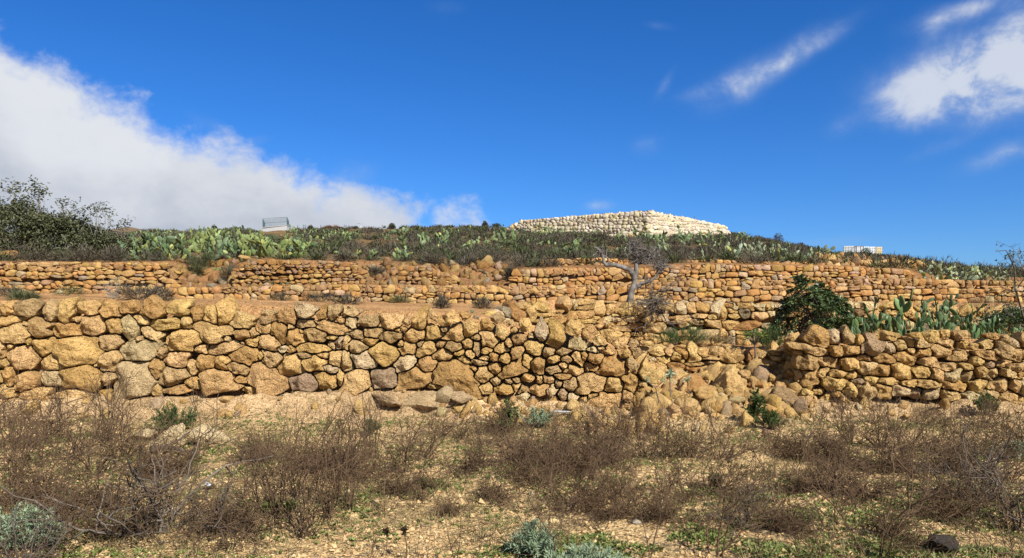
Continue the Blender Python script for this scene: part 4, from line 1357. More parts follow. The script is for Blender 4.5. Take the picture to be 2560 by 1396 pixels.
def field_cover():
    rng = np.random.default_rng(8)
    n = 110000
    y = 3.7 + (11.2 - 3.7) * rng.random(n) ** 1.2
    x = rng.uniform(-0.78, 0.78, n) * (y + 0.5)
    z = terrain(x, y)
    px = CX + F * x / y; py = HY - (z - EYE) * F / y
    cl = fbm(np.stack([x * 2.3, y * 2.3, 0 * x], -1), 3)
    k = rng.random(n) < np.clip(green_density(px, py) * np.clip(0.5 + 2.2 * cl, 0, 1.5) * 1.0, 0, 1)
    x, y, z = x[k], y[k], z[k]
    C, D_, L, W = [], [], [], []
    for i in range(len(x)):
        m_ = rng.integers(4, 8)
        s = rng.uniform(0.014, 0.040)
        a = rng.uniform(0, 6.28, m_)
        C.append(np.repeat([[x[i], y[i], z[i] + 0.004]], m_, 0)); D_.append(np.stack([np.cos(a), np.sin(a), rng.uniform(0.25, 1.3, m_)], -1))
        L.append(rng.uniform(0.7, 1.2, m_) * s); W.append(rng.uniform(0.35, 0.55, m_) * s)
    V, T = leaves(np.concatenate(C), np.concatenate(D_), np.concatenate(L), np.concatenate(W), rng)
    o = obj("green_seedlings", mesh_np("green_seedlings", V, T, M_WEED))
    tag(o, "fresh green seedlings sprouting between the gravel", None, None, "stuff")
    # short dead grass and fallen twig litter
    n = 20000
    y = 3.7 + (11.8 - 3.7) * rng.random(n) ** 1.1
    x = rng.uniform(-0.78, 0.78, n) * (y + 0.5)
    cl = fbm(np.stack([x * 1.3, y * 1.3, 4 + 0 * x], -1), 3)
    k = (cl + rng.normal(0, 0.12, n)) > 0.0
    x, y = x[k], y[k]; n = len(x); z = terrain(x, y)
    rep = 5
    C = np.repeat(np.stack([x, y, z], -1), rep, 0) + rng.normal(0, 0.025, (n * rep, 3)) * np.array([1, 1, 0])
    Dr = rng.normal(size=(n * rep, 3)) * np.array([0.8, 0.8, 0.25]) + np.array([0, 0, 0.55])
    V, T = leaves(C, Dr, rng.uniform(0.04, 0.13, n * rep), rng.uniform(0.003, 0.0065, n * rep), rng, 0.1)
    o = obj("dead_grass", mesh_np("dead_grass", V, T, M_STRAW))
    tag(o, "short straw-coloured dead grass on the field", None, None, "stuff")
    polys = []
    for _ in range(1500):
        yy = 3.8 + 7.4 * rng.random() ** 1.1; xx = rng.uniform(-0.75, 0.75) * (yy + 0.4)
        a = rng.uniform(0, 6.28)
        P, _d = walk((xx, yy, float(terrain(np.array([xx]), np.array([yy]))[0]) + rng.uniform(0.005, 0.05)), (math.cos(a), math.sin(a), rng.uniform(-0.05, 0.15)), rng.uniform(0.1, 0.5), 4, 0.12, rng)
        polys.append((P, 0.0028, 0.0015))
    V, Q = tubes(polys, 3)
    o = obj("twig_litter", mesh_np("twig_litter", V, Q, M_TWIG))
    tag(o, "fallen dry twigs lying over the gravel", None, None, "stuff")


field_cover()

# ------------------------------------------------------------------ silver and green field plants
def feathery_plant(px, py, w, h, label, mat, seed, n=900, L=0.05, W=0.008, lo=3.2, name="silver_shrub", cat="shrub", base=None, grass=False):
    rng = np.random.default_rng(seed)
    x, y, z = base or hit(px, py, lo)
    a, hh = w / 2 / F * y, h / F * y
    root = empty(name, (x, y, z))
    tag(root, label, cat)
    C, D_, polys = [], [], []
    ns = max(8, n // 45)
    for _ in range(ns):
        th = rng.uniform(0, 6.28); q = math.sqrt(rng.random())
        tipp = np.array([math.cos(th) * a * q, math.sin(th) * a * q * 0.8, hh * (1 - 0.55 * q * q) * rng.uniform(0.7, 1.05)])
        P = np.linspace((0, 0, 0), tipp, 6) + rng.normal(0, 0.05 * hh, (6, 3)); P[0] = tipp * np.array([.25 if not grass else .75, .25 if not grass else .75, 0])
        polys.append((P, 0.0035, 0.0012))
        m_ = n // ns
        t = rng.uniform(0.25, 1.0, m_) ** 0.7
        c = np.stack([np.interp(t, np.linspace(0, 1, 6), P[:, i]) for i in range(3)], -1)
        C.append(c)
        D_.append((P[-1] - P[0])[None] / max(hh, 1e-3) * 0.8 + rng.normal(size=(m_, 3)) * (0.75 if not grass else 0.22))
    C, D_ = np.concatenate(C), np.concatenate(D_)
    V, T = leaves(C, D_, rng.uniform(0.6, 1.3, len(C)) * L, rng.uniform(0.7, 1.3, len(C)) * W, rng)
    obj("foliage", mesh_np("foliage", V, T, mat), root)
    V, Q = tubes(polys, 3)
    obj("woody_stem", mesh_np("woody_stem", V, Q, M_TWIG), root)
    return root


feathery_plant(55, 1375, 190, 105, "silvery green feathery bush at the bottom left corner", M_SILVER, 1, 5200, 0.045, 0.0075)
feathery_plant(1330, 1400, 130, 95, "silvery green clump rising at the bottom edge, behind thin stems", M_SILVER, 2, 2600, 0.042, 0.007)
feathery_plant(1450, 1425, 260, 50, "low silver-green cushion along the bottom edge", M_SILVER, 3, 3000, 0.042, 0.0065)
feathery_plant(2545, 1150, 70, 48, "small silvery bush at the right edge, in front of the brown thicket", M_SILVER, 4, 1500, 0.05, 0.012)
feathery_plant(440, 1092, 150, 80, "dark green bush behind the cream rocks, below the left wall", M_HERB, 5, 3000, 0.05, 0.011, name="green_bush")
feathery_plant(1275, 1085, 60, 85, "bright green upright weed at the foot of the middle wall", M_HERB, 6, 900, 0.06, 0.016, name="green_weed", cat="weed")
feathery_plant(1350, 1070, 90, 55, "grey-green bush beside the bright weed under the middle wall", M_SILVER, 7, 1400, 0.05, 0.012, name="green_bush")
feathery_plant(1890, 1060, 50, 90, "slim leafy green weed climbing the foot of the rubble slope", M_HERB, 8, 900, 0.06, 0.02, name="green_weed", cat="weed")
feathery_plant(1925, 1075, 80, 50, "green bush spreading beside the slim weed by the rubble", M_HERB, 9, 1100, 0.055, 0.014, name="green_bush")
feathery_plant(1790, 1222, 46, 36, "small round dark green plant on the gravel, right of centre", M_HERB, 10, 700, 0.045, 0.012, name="green_weed", cat="weed")
feathery_plant(2470, 1040, 60, 70, "green weed in the thicket under the right wall", M_HERB, 11, 900, 0.055, 0.016, name="green_weed", cat="weed")
feathery_plant(925, 1090, 50, 45, "grey-green tuft at the foot of the bedrock under the wall", M_HERB, 12, 700, 0.05, 0.012, name="green_weed", cat="weed")
feathery_plant(1060, 1222, 70, 22, "flat bright green weed patch on the gravel in the centre", M_WEED, 13, 500, 0.045, 0.02, name="green_weed", cat="weed")
feathery_plant(700, 1282, 90, 24, "flat bright green weed patch left of the tall middle shrub", M_WEED, 14, 600, 0.045, 0.02, name="green_weed", cat="weed")
feathery_plant(1700, 872, 160, 62, "green fennel-like clump at the foot of the second wall, under the dead branches", M_HERB, 15, 2600, 0.10, 0.006, lo=13.4, name="green_clump", cat="bush", grass=True)
feathery_plant(1925, 880, 120, 62, "green wispy clump in front of the dark leafy bush, beside the rosette tree", M_HERB, 16, 2200, 0.10, 0.006, lo=13.4, name="green_clump", cat="bush", grass=True)
feathery_plant(1780, 868, 120, 30, "low straw-green grass at the foot of the second wall, middle", M_STRAW, 17, 1200, 0.10, 0.006, lo=13.4, name="grass_tuft", cat="grass tuft", grass=True)


def field_bits():
    # dead log, grey pipe, white rag, seed heads, wire
    rng = np.random.default_rng(3)
    x, y, z = hit(430, 1135)
    P, _ = walk((x - 0.25, y, z + 0.05), (1, 0.1, 0.06), 0.62, 8, 0.10, rng)
    P2, _ = walk((x - 0.22, y - 0.04, z + 0.03), (1, -0.05, 0.0), 0.5, 7, 0.1, rng)
    V, Q = tubes([(P, 0.026, 0.014), (P2, 0.02, 0.008)], 7)
    o = obj("dead_log", mesh_np("dead_log", V, Q, M_STEM)); tag(o, "grey weathered log lying in front of the cream rocks", "log")
    x, y, z = hit(1440, 1040)
    P = np.array([(x - 0.32, y, z + 0.05), (x - 0.1, y, z + 0.04), (x + 0.12, y, z + 0.03), (x + 0.30, y, z + 0.01)])
    V, Q = tubes([(P, 0.017, 0.017)], 10)
    o = obj("water_pipe", mesh_np("water_pipe", V, Q, M_PIPE)); tag(o, "pale grey pipe lying under the middle wall behind the brown thicket", "pipe")
    x, y, z = hit(528, 1228)
    V, T = [], []
    g = 7
    for j in range(g):
        for i in range(g):
            V.append(((i - 3) * 0.016, (j - 3) * 0.014, 0.02 + 0.05 * float(vnoise(np.array([[i * 0.6, j * 0.6, 1.5]]))[0]) + 0.012 * abs(i - 3)))
    for j in range(g - 1):
        for i in range(g - 1):
            a = j * g + i; T.append((a, a + 1, a + g + 1, a + g))
    o = obj("white_rag", mesh_np("white_rag", V, np.array(T), M_RAG), None, (x, y, z + 0.01)); tag(o, "crumpled white scrap lying among the dry stems", "litter")
    for i, (px, py, h, lab) in enumerate(((965, 1396, 60, "dry seed head on a short stem at the bottom edge, left of the next"), (1015, 1400, 70, "dry seed head on a taller stem at the bottom edge, left of centre"), (1056, 1262, 40, "dark dry seed head above the flat green weeds in the centre"))):
        x, y, z = hit(px, py)
        hh = h / F * y
        r = empty("dry_flower", (x, y, z)); tag(r, lab, "dry flower")
        P, _ = walk((0, 0, 0), (0.05, 0, 1), hh, 5, 0.06, rng)
        V, Q = tubes([(P, 0.004, 0.003)], 5); obj("woody_stem", mesh_np("woody_stem", V, Q, M_TWIG), r)
        c = P[-1]
        D_ = rng.normal(size=(26, 3)) + np.array([0, 0, 0.9])
        V, T = leaves(np.repeat(c[None], 26, 0), D_, 0.04, 0.016, rng, 0.4); obj("seed_head", mesh_np("seed_head", V, T, M_POD), r)


field_bits()
# ------------------------------------------------------------------ prickly pears
def pad_mesh(seed, ln=1.0, wd=0.62, th=0.11):
    rng = np.random.default_rng(seed)
    nu, nv = 12, 7
    V, Q = [], []
    bend = rng.uniform(-0.10, 0.10)
    for j in range(nv + 1):
        t = j / nv
        z = t * ln
        w = wd * 0.5 * (math.sin(math.pi * min(1, 0.06 + 0.94 * t) ** 0.82) ** 0.62) * (0.72 + 0.42 * t) if 0 < t < 1 else (0.10 * wd if t == 0 else 0.02)
        k = th * 0.5 * math.sin(math.pi * (0.1 + 0.85 * t)) ** 0.5
        for i in range(nu):
            a = i * 2 * math.pi / nu
            V.append((w * math.cos(a), k * math.sin(a) + bend * t * t, z))
    for j in range(nv):
        for i in range(nu):
            Q.append((j * nu + i, j * nu + (i + 1) % nu, (j + 1) * nu + (i + 1) % nu, (j + 1) * nu + i))
    T = []
    V.append((0, bend, ln))
    for i in range(nu): T.append((nv * nu + i, nv * nu + (i + 1) % nu, len(V) - 1))
    return mesh_np("pad", np.array(V), [np.array(Q), np.array(T)], M_CACTUS)


PADS = [pad_mesh(1), pad_mesh(2, 1, 0.70), pad_mesh(3, 1, 0.54), pad_mesh(4, 1, 0.48)]


def frame(d, n):
    d = d / np.linalg.norm(d)
    n = n - d * (n @ d); n /= np.linalg.norm(n)
    x = np.cross(n, d)
    return Matrix(((x[0], n[0], d[0]), (x[1], n[1], d[1]), (x[2], n[2], d[2])))


def cactus_pads(seed, n, spread, pad, upright=0.6, narrow=False):
    """list of (matrix, mesh index): pads growing out of pads, unit plant of about height 1"""
    rng = np.random.default_rng(seed)
    out, tips = [], []
    nb = max(2, int(n * 0.22))
    for _ in range(nb):
        a = rng.uniform(0, 6.28); q = rng.random() ** 0.6 * spread * 0.55
        p = np.array([math.cos(a) * q, math.sin(a) * q, -0.04])
        d = np.array([math.cos(a) * 0.55, math.sin(a) * 0.55, upright + rng.uniform(0.1, 0.7)])
        tips.append((p, d, 0))
    while tips and len(out) < n:
        p, d, lv = tips.pop(0)
        nn = rng.normal(size=3); nn[2] *= 0.35
        s = pad * rng.uniform(0.75, 1.2) * (1.0 - 0.08 * lv)
        R3 = frame(d, nn)
        mi = int(rng.integers(2, 4)) if narrow else int(rng.integers(0, 3))
        out.append((Matrix.Translation(Vector(p)) @ (R3 @ Matrix.Scale(s, 3)).to_4x4(), mi))
        d1 = d / np.linalg.norm(d)
        if lv < 4:
            x = np.array(R3.col[0])
            for _k in range(rng.integers(1, 4)):
                off = rng.uniform(-0.9, 0.9)
                p2 = p + d1 * s * (0.93 - 0.22 * off * off) + x * off * s * 0.26
                d2 = d1 + x * off * 0.75 + rng.normal(size=3) * 0.32 + np.array([0, 0, 0.18])
                tips.append((p2, d2, lv + 1))
        rng.shuffle(tips) if rng.random() < 0.3 else None
    return out


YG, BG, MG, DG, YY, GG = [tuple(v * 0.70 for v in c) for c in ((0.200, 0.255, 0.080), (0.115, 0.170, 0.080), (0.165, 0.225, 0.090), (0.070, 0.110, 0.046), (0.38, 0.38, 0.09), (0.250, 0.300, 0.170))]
CACT = [cactus_pads(200 + i, n, sp, pd) for i, (n, sp, pd) in enumerate(((26, 1.1, 0.28), (32, 1.3, 0.26), (20, 0.9, 0.31), (28, 1.2, 0.27), (34, 1.4, 0.25), (16, 0.8, 0.33)))]
CACT_N = [cactus_pads(230 + i, n, sp, pd, 1.0, True) for i, (n, sp, pd) in enumerate(((7, 0.35, 0.5), (9, 0.5, 0.45), (5, 0.3, 0.6)))]


def put_cactus(base, h, label, col, rng, protos=CACT, group="prickly pears on the hillside", wide=1.0, name="prickly_pear", maxpads=99):
    x, y, z = base
    root = empty(name, (x, y, z), rng.uniform(0, 6.28))
    root.scale = (h * wide, h * wide, h)
    tag(root, label, "prickly pear", group)
    for mx, mi in protos[rng.integers(len(protos))][:maxpads]:
        o = bpy.data.objects.new("pad", PADS[mi])
        o.matrix_local = mx
        c = np.array(col) * rng.uniform(0.75, 1.25) * np.array([rng.uniform(0.9, 1.12), 1, rng.uniform(0.85, 1.15)])
        if rng.random() < 0.06 and protos is CACT: c = np.array(YY)
        o.color = (*[float(v) for v in np.clip(c, 0.02, 0.7)], 1)
        COL.objects.link(o); o.parent = root
    return root


HILL = {
    "in the thick cactus patch above the upper left wall": (YG, [(330, 640, 60), (352, 655, 60), (385, 650, 62), (420, 648, 60), (455, 652, 66), (480, 640, 70), (505, 632, 60), (530, 655, 72), (560, 640, 70), (592, 642, 62), (620, 646, 66), (650, 644, 70), (682, 643, 70), (712, 645, 62), (742, 645, 55), (772, 640, 42), (342, 622, 50), (372, 628, 50), (402, 624, 50), (432, 630, 52), (466, 622, 50), (512, 616, 54), (545, 626, 56), (578, 618, 54), (608, 626, 56), (640, 628, 46), (670, 630, 42), (700, 630, 42), (730, 628, 42), (765, 624, 42), (800, 632, 36)]),
    "on the left skyline below the white hut": (MG, [(330, 605, 36), (365, 600, 36), (405, 602, 36), (450, 598, 34), (490, 604, 36), (535, 600, 34), (572, 598, 52), (600, 606, 50), (640, 618, 36), (668, 620, 30), (705, 620, 30), (740, 616, 34), (775, 606, 40), (812, 604, 38), (845, 598, 30), (880, 600, 30), (915, 598, 26), (955, 596, 24), (345, 592, 26), (385, 590, 26), (425, 588, 24), (470, 588, 26), (515, 590, 30), (555, 590, 34), (622, 592, 34), (650, 596, 20), (732, 592, 22), (760, 592, 30), (795, 592, 28), (830, 588, 24), (865, 588, 22)]),
    "in the shade of the big left bush": (DG, [(170, 640, 50), (205, 645, 56), (232, 640, 50), (85, 645, 40)]),  # shade of the bush put into the pad colour as a darker green
    "on the middle slope": (MG, [(870, 646, 32), (905, 650, 34), (985, 652, 46), (1012, 650, 34), (1130, 636, 46), (1112, 642, 30), (1036, 628, 46), (1062, 622, 48), (1085, 610, 30), (990, 602, 28), (1022, 594, 32), (1205, 615, 36), (1222, 624, 30), (1262, 608, 42), (1284, 612, 40), (1310, 604, 28), (1325, 616, 28), (1395, 634, 46), (1408, 640, 34), (1240, 594, 26), (1160, 590, 22), (1120, 586, 20)]),
    "along the foot of the cream hilltop wall": (MG, [(1340, 594, 28), (1365, 588, 26), (1395, 590, 22), (1430, 592, 24), (1462, 594, 26), (1500, 598, 20), (1580, 606, 36), (1602, 600, 24), (1640, 610, 38), (1664, 612, 40), (1690, 608, 34), (1718, 604, 26), (1744, 616, 42), (1766, 608, 34), (1790, 612, 28), (1836, 608, 34)]),
    "on the slope above the upper right wall": (GG, [(1665, 640, 40), (1752, 652, 30), (1700, 635, 34), (1800, 634, 28), (1838, 645, 42), (1862, 650, 46), (1885, 640, 34), (1912, 652, 44), (1934, 645, 40), (1962, 652, 42), (1990, 656, 36), (2012, 652, 26), (2040, 646, 44), (2068, 640, 30), (2052, 662, 20), (1595, 650, 30), (1560, 640, 26)]),
    "in the pale cluster on the right spur": (GG, [(2336, 700, 36), (2352, 706, 48), (2376, 706, 48), (2400, 708, 40), (2422, 704, 36), (2444, 706, 34), (2470, 704, 30), (2494, 702, 26)]),
}


def hill_cacti():
    rng = np.random.default_rng(12)
    for where, (col, lst) in HILL.items():
        lst = sorted(lst)
        for i, (px, py, h) in enumerate(lst):
            lo = 22.5 if "spur" in where else 26.8
            x, y, z = hit(px, py, lo)
            c = np.array(col)
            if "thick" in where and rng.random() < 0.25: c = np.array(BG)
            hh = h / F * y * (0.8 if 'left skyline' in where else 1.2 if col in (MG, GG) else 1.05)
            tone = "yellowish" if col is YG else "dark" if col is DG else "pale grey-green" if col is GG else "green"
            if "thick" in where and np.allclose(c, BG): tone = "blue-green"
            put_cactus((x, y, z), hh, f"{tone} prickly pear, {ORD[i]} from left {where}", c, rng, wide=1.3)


hill_cacti()


def terrace_cacti():
    rng = np.random.default_rng(13)
    # hedge of upright pads behind the right wall
    k = 0
    pts = sorted([(2128 + i * 13.4 + rng.uniform(-5, 5), rng.uniform(12.9, 14.6), rng.uniform(46, 72)) for i in range(36)])
    for i, (px, D, h) in enumerate(pts):
        x = (px - CX) / F * D
        z = float(terrain(np.array([x]), np.array([D]))[0])
        row = HY - (z - EYE) * F / D
        top = np.interp(px, [2120, 2200, 2350, 2450, 2560, 2650], [782, 780, 786, 796, 808, 812]) + rng.uniform(-8, 14)
        hh = max(0.22, (row - top) / F * D)
        put_cactus((x, D, z), hh * 0.95, f"narrow green cactus, {ORD[i]} from left in the pad hedge behind the right wall", (0.063, 0.112, 0.038), rng, CACT_N, "cactus hedge on the right terrace", 0.9, "prickly_pear")
    def trunked(px, D, rowb, h, label, n, seed, spread, pad, col):
        x = (px - CX) / F * D
        z = rowz(rowb, D)
        hh = h / F * D
        root = empty("prickly_pear", (x, D, z)); tag(root, label, "prickly pear", "large cacti on the right terrace")
        r2 = np.random.default_rng(seed)
        polys, tops = [], []
        for q in range(3 if n > 12 else 1):
            P, d = walk((0.05 * q, 0, -0.05), (r2.uniform(-.4, .4) + (q - 1) * 0.5 * (n > 12), r2.uniform(-.2, .2), 1), hh * 0.5, 5, 0.16, r2)
            polys.append((P, 0.055 * hh / 0.9, 0.04 * hh / 0.9)); tops.append((P[-1], d))
        V, Q = tubes(polys, 9)
        obj("trunk", mesh_np("trunk", V, Q, M_TRUNKC), root)
        for p, d in tops:
            for mx, mi in cactus_pads(seed + int(p[0] * 100), n // len(tops) + 1, spread, pad, 0.8, True):
                o = bpy.data.objects.new("pad", PADS[mi]); o.matrix_local = Matrix.Translation(Vector(p)) @ Matrix.Scale(hh * 0.75, 4) @ mx
                c = np.array(col) * r2.uniform(0.8, 1.2); o.color = (*[float(v) for v in c], 1)
                COL.objects.link(o); o.parent = root
    trunked(2362, 15.4, 838, 104, "largest tree-like cactus with dark trunk, in front of the orange wall at right", 36, 301, 0.6, 0.28, (0.073, 0.115, 0.052))
    trunked(2412, 15.0, 838, 76, "leaning dark cactus at the right foot of the largest cactus", 12, 302, 0.5, 0.42, (0.062, 0.105, 0.036))
    trunked(2255, 15.2, 838, 88, "cactus with a bare corky trunk topped by a tuft of bright pads", 7, 303, 0.2, 0.55, (0.119, 0.182, 0.052))
    trunked(2180, 15.8, 820, 64, "sprawling cactus right of the dark leafy bush, under the orange wall", 12, 304, 0.8, 0.42, (0.062, 0.105, 0.036))
    trunked(2298, 15.8, 830, 70, "upright cactus left of the largest cactus", 9, 305, 0.3, 0.5, (0.070, 0.115, 0.049))
    for px, row, h, lab, col in ((577, 612, 62, "tall dark branching cactus breaking the left skyline", DG), (548, 610, 36, "green cactus on the left skyline just left of the tall dark one", MG), (486, 606, 36, "rounded green cactus on the left skyline near the faded house", MG),
                                 (612, 610, 40, "green cactus on the left skyline just right of the tall dark one", BG), (430, 606, 34, "blue-green cactus on the skyline right of the faded house", BG), (858, 600, 34, "green cactus on the skyline in front of the thatch heap", MG), (745, 600, 44, "slim upright cactus on the skyline under the wire fence", MG),
                                 (1030, 590, 30, "green cactus on the central skyline", MG), (1140, 586, 24, "small green cactus on the skyline left of the cream wall", MG), (1350, 592, 30, "yellowish cactus at the left foot of the cream wall", YG), (648, 598, 22, "small green cactus at the left corner of the white hut", MG), (716, 600, 24, "small green cactus at the right corner of the white hut", MG), (686, 603, 22, "small green cactus below the middle of the white hut", BG)):
        x, y, z = hit(px, row, 26.8)
        put_cactus((x, y, z), h / F * y, lab, col, rng, CACT, "prickly pears on the hillside", 0.9)
    for px, D, row, h, lab, col in ((1172, 13.2, 786, 26, "small dark cactus lying on the edge of the near wall, in the centre", DG), (700, 23.4, 712, 32, "lone green cactus growing out of the upper wall, left of centre", BG),
                                    (945, 23.6, 706, 18, "low green cactus on the bare earth of the central slide", BG), (560, 24.6, 676, 30, "yellow-green cactus overhanging the left gap in the upper wall", YG), (620, 24.8, 655, 30, "cactus on the corner of the left gap in the upper wall", BG)):
        x = (px - CX) / F * D
        put_cactus((x, D, rowz(row, D)), h / F * D, lab, col, rng, CACT, "cacti among the walls", 1.2, maxpads=8)


terrace_cacti()

# ------------------------------------------------------------------ hillside scrub
def scrub():
    rng = np.random.default_rng(14)
    for nm, lab, n, mat, gn in (("brown_scrub", "low brown dry scrub covering the hillside between the cacti", 3000, M_SCRUB, 0), ("green_scrub", "low grey-green scrub scattered over the hillside", 1200, M_SCRUBG, 1)):
        C, D_, L, W = [], [], [], []
        t = rng.random(n) ** 0.8
        y = 24.9 + (71 - 24.9) * t
        px = rng.uniform(-150, 2750, n)
        x = (px - CX) / F * y
        cl = fbm(np.stack([x * 0.22, y * 0.22, 0 * x + gn * 7], -1), 3)
        k = (cl + rng.normal(0, 0.18, n) > np.where((px > 640) & (px < 735) & (y > 50), 9.0, np.where(y < 27.6, -0.5, -0.10 if not gn else -0.16))) & ~((px > 250) & (px < 1000) & (rng.random(n) < (0.5 if not gn else 0.15))) & ~((y < 26.4) & (COLL4(px) > 0.3)) & ~((px > 2060) & (px < 2330) & (rng.random(n) < 0.45))
        x, y = x[k], y[k]; z = terrain(x, y)
        for i in range(len(x)):
            r = rng.uniform(0.28, 0.75) * (1.0 if not gn else 0.75); h = r * rng.uniform(0.5, 0.95) * float(np.interp(y[i], [45, 60], [1, 0.5]))
            m_ = int(150 * min(1.0, 34 / y[i]) + 40)
            d = rng.normal(size=(m_, 3)); d[:, 2] = np.abs(d[:, 2]) * 0.9 + 0.1; d /= np.linalg.norm(d, axis=1)[:, None]
            rr = rng.random(m_) ** 0.5
            c = d * rr[:, None] * np.array([r, r, h]) * 0.85 + np.array([x[i], y[i], z[i] - 0.02])
            C.append(c); D_.append(d + rng.normal(size=(m_, 3)) * 0.5)
            L.append(rng.uniform(0.12, 0.34, m_)); W.append(rng.uniform(0.012, 0.034, m_) * (y[i] / 32) ** 0.8 * (1.5 if gn else 1.0))
        V, T = leaves(np.concatenate(C), np.concatenate(D_), np.concatenate(L), np.concatenate(W), rng, 0.2)
        o = obj(nm, mesh_np(nm, V, T, mat)); tag(o, lab, None, None, "stuff")


scrub()


def terrace_scrub():
    rng = np.random.default_rng(15)
    def clump(name, px, py, w, h, label, mat, lo, n=420, ln=0.12, wd=0.010, cat="dry bush", flat=1.0, grp="low bushes on the terraces"):
        x, y, z = hit(px, py, lo)
        a, hh = w / 2 / F * y, h / F * y
        root = empty(name, (x, y, z)); tag(root, label, cat, grp)
        d = rng.normal(size=(n, 3)); d[:, 2] = np.abs(d[:, 2]) + 0.05; d /= np.linalg.norm(d, axis=1)[:, None]
        c = d * (rng.random(n) ** 0.5)[:, None] * np.array([a, a * 0.8, hh]) * 0.85
        V, T = leaves(c, d + rng.normal(size=(n, 3)) * 0.55, rng.uniform(0.6, 1.5, n) * ln, rng.uniform(0.6, 1.3, n) * wd, rng, 0.2)
        obj("twiggy_crown", mesh_np("twiggy_crown", V, T, mat), root)["kind"] = "stuff"
        polys = []
        for _ in range(14):
            th = rng.uniform(0, 6.28)
            P, _d = walk((0, 0, -0.02), (math.cos(th) * a, math.sin(th) * a, hh * 0.9), max(a, hh) * 0.9, 4, 0.15, rng); polys.append((P, 0.006, 0.002))
        V, Q = tubes(polys, 3)
        obj("woody_stem", mesh_np("woody_stem", V, Q, M_TWIG), root)["kind"] = "stuff"
    B, G = M_SCRUB, M_SCRUBG
    for a in ((30, 742, 120, 16, "flat brown bush under the far left end of the upper wall", B), (180, 738, 110, 18, "flat grey-green bush below the upper left wall, beside the grey sapling", G), (345, 748, 130, 26, "low brown bush on the terrace, right of the grey sapling", B),
              (400, 752, 80, 26, "dark brown mound on the terrace under the left gap", B), (632, 746, 50, 32, "round brown bush against the long low wall, left of centre", B), (700, 752, 60, 14, "flat dry bush at the foot of the long low wall, below the lone cactus", B),
              (800, 756, 110, 20, "wide dark bush on the bare orange terrace, left part", B), (870, 762, 70, 16, "small dark bush on the bare orange terrace, middle part", B), (1000, 758, 70, 14, "grey-green fringe under the long low wall, left of centre", G),
              (1105, 772, 34, 30, "narrow upright brown bush on the bare orange terrace", B), (1205, 772, 50, 26, "brown bush where the second wall begins", B), (560, 742, 60, 14, "thin dry bush under the long low wall, below the left gap", B),
              (930, 752, 60, 12, "short dry fringe under the long low wall, in the centre", B), (60, 752, 80, 12, "low dry fringe on the earth above the near wall, far left", G)):
        clump("low_bush", *a, 12.4, 420, 0.16, 0.012)
    for a in ((490, 690, 46, 56, "dark bush hanging down the left gap in the upper wall", G), (520, 668, 50, 40, "grey-green bush at the top of the left gap in the upper wall", G), (575, 700, 50, 40, "dry brown bush in the bottom of the left gap", B),
              (395, 652, 40, 30, "grey-green tuft on the upper left wall beside the cacti", G), (940, 690, 60, 18, "small dry bush on the central earth slide", B), (1275, 700, 24, 30, "dark dry bush at the left end of the upper right wall", B),
              (80, 655, 160, 44, "broad brown thicket under the big left bush", B), (210, 655, 140, 40, "grey dry thicket on the wall under the second left bush", B), (285, 655, 70, 40, "pale grey twiggy bush left of the cactus patch", B), (140, 652, 60, 26, "grey-green tuft on the upper left wall", G), (1090, 665, 80, 30, "dark grey bush above the ruined wall stub", B), (1230, 660, 90, 36, "wide dark bush above the central slide", B),
              (1160, 655, 70, 30, "grey-brown bush above the gap between the slides", B), (1340, 655, 80, 36, "dark brown bush left of the topmost tumbled stones", B), (860, 655, 60, 26, "brown bush on the end of the upper wall, left of centre", B)):
        clump("low_bush", *a, 22.6, 700, 0.20, 0.016)
    for a in ((2450, 812, 130, 90, "brown dried bush right of the largest cactus", B, 14.2), (2400, 700, 60, 16, "low brown bush under the pale cactus spur", B, 22.6), (1640, 845, 90, 40, "brown dry grass under the dead branches", B, 13.5), (1830, 860, 120, 26, "brown dry fringe at the foot of the second wall, middle", B, 13.5)):
        clump("low_bush", *a[:6], a[6], 900, 0.12, 0.007)
    # tall grey dead sapling before the upper left wall
    x, y, z = hit(283, 745, 12.4)
    polys = []
    for _ in range(16):
        P, d = walk((rng.normal(0, .05), rng.normal(0, .05), 0), (rng.normal(0, .3), rng.normal(0, .2), 1), rng.uniform(0.3, 0.66), 6, 0.14, rng); polys.append((P, 0.009, 0.002))
        for _k in range(3):
            P2, _d = walk(P[rng.integers(2, 5)], d + rng.normal(size=3) * .5, rng.uniform(.1, .25), 3, .15, rng); polys.append((P2, 0.004, 0.002))
    V, Q = tubes(polys, 4)
    o = obj("dead_sapling", mesh_np("dead_sapling", V, Q, M_PALE), None, (x, y, z)); tag(o, "pale grey dead sapling standing before the upper left wall", "dead plant")


terrace_scrub()

# ------------------------------------------------------------------ big leafy bushes
def branching(rng, base, tips, r0, sides=5, sag=0.0):
    polys = []
    for tp in tips:
        tp = np.array(tp, float); b0 = np.array(base, float) + rng.normal(0, 0.05, 3) * np.array([1, 1, 0])
        m = b0 + (tp - b0) * 0.5 + rng.normal(0, 0.08, 3) * np.linalg.norm(tp - b0) + np.array([0, 0, -sag])
        t = np.linspace(0, 1, 9)[:, None]
        P = (1 - t) ** 2 * b0 + 2 * t * (1 - t) * m + t * t * tp
        P[1:-1] += rng.normal(0, 0.02, (7, 3))
        polys.append((P, r0 * rng.uniform(0.6, 1.2), r0 * 0.2))
    return polys


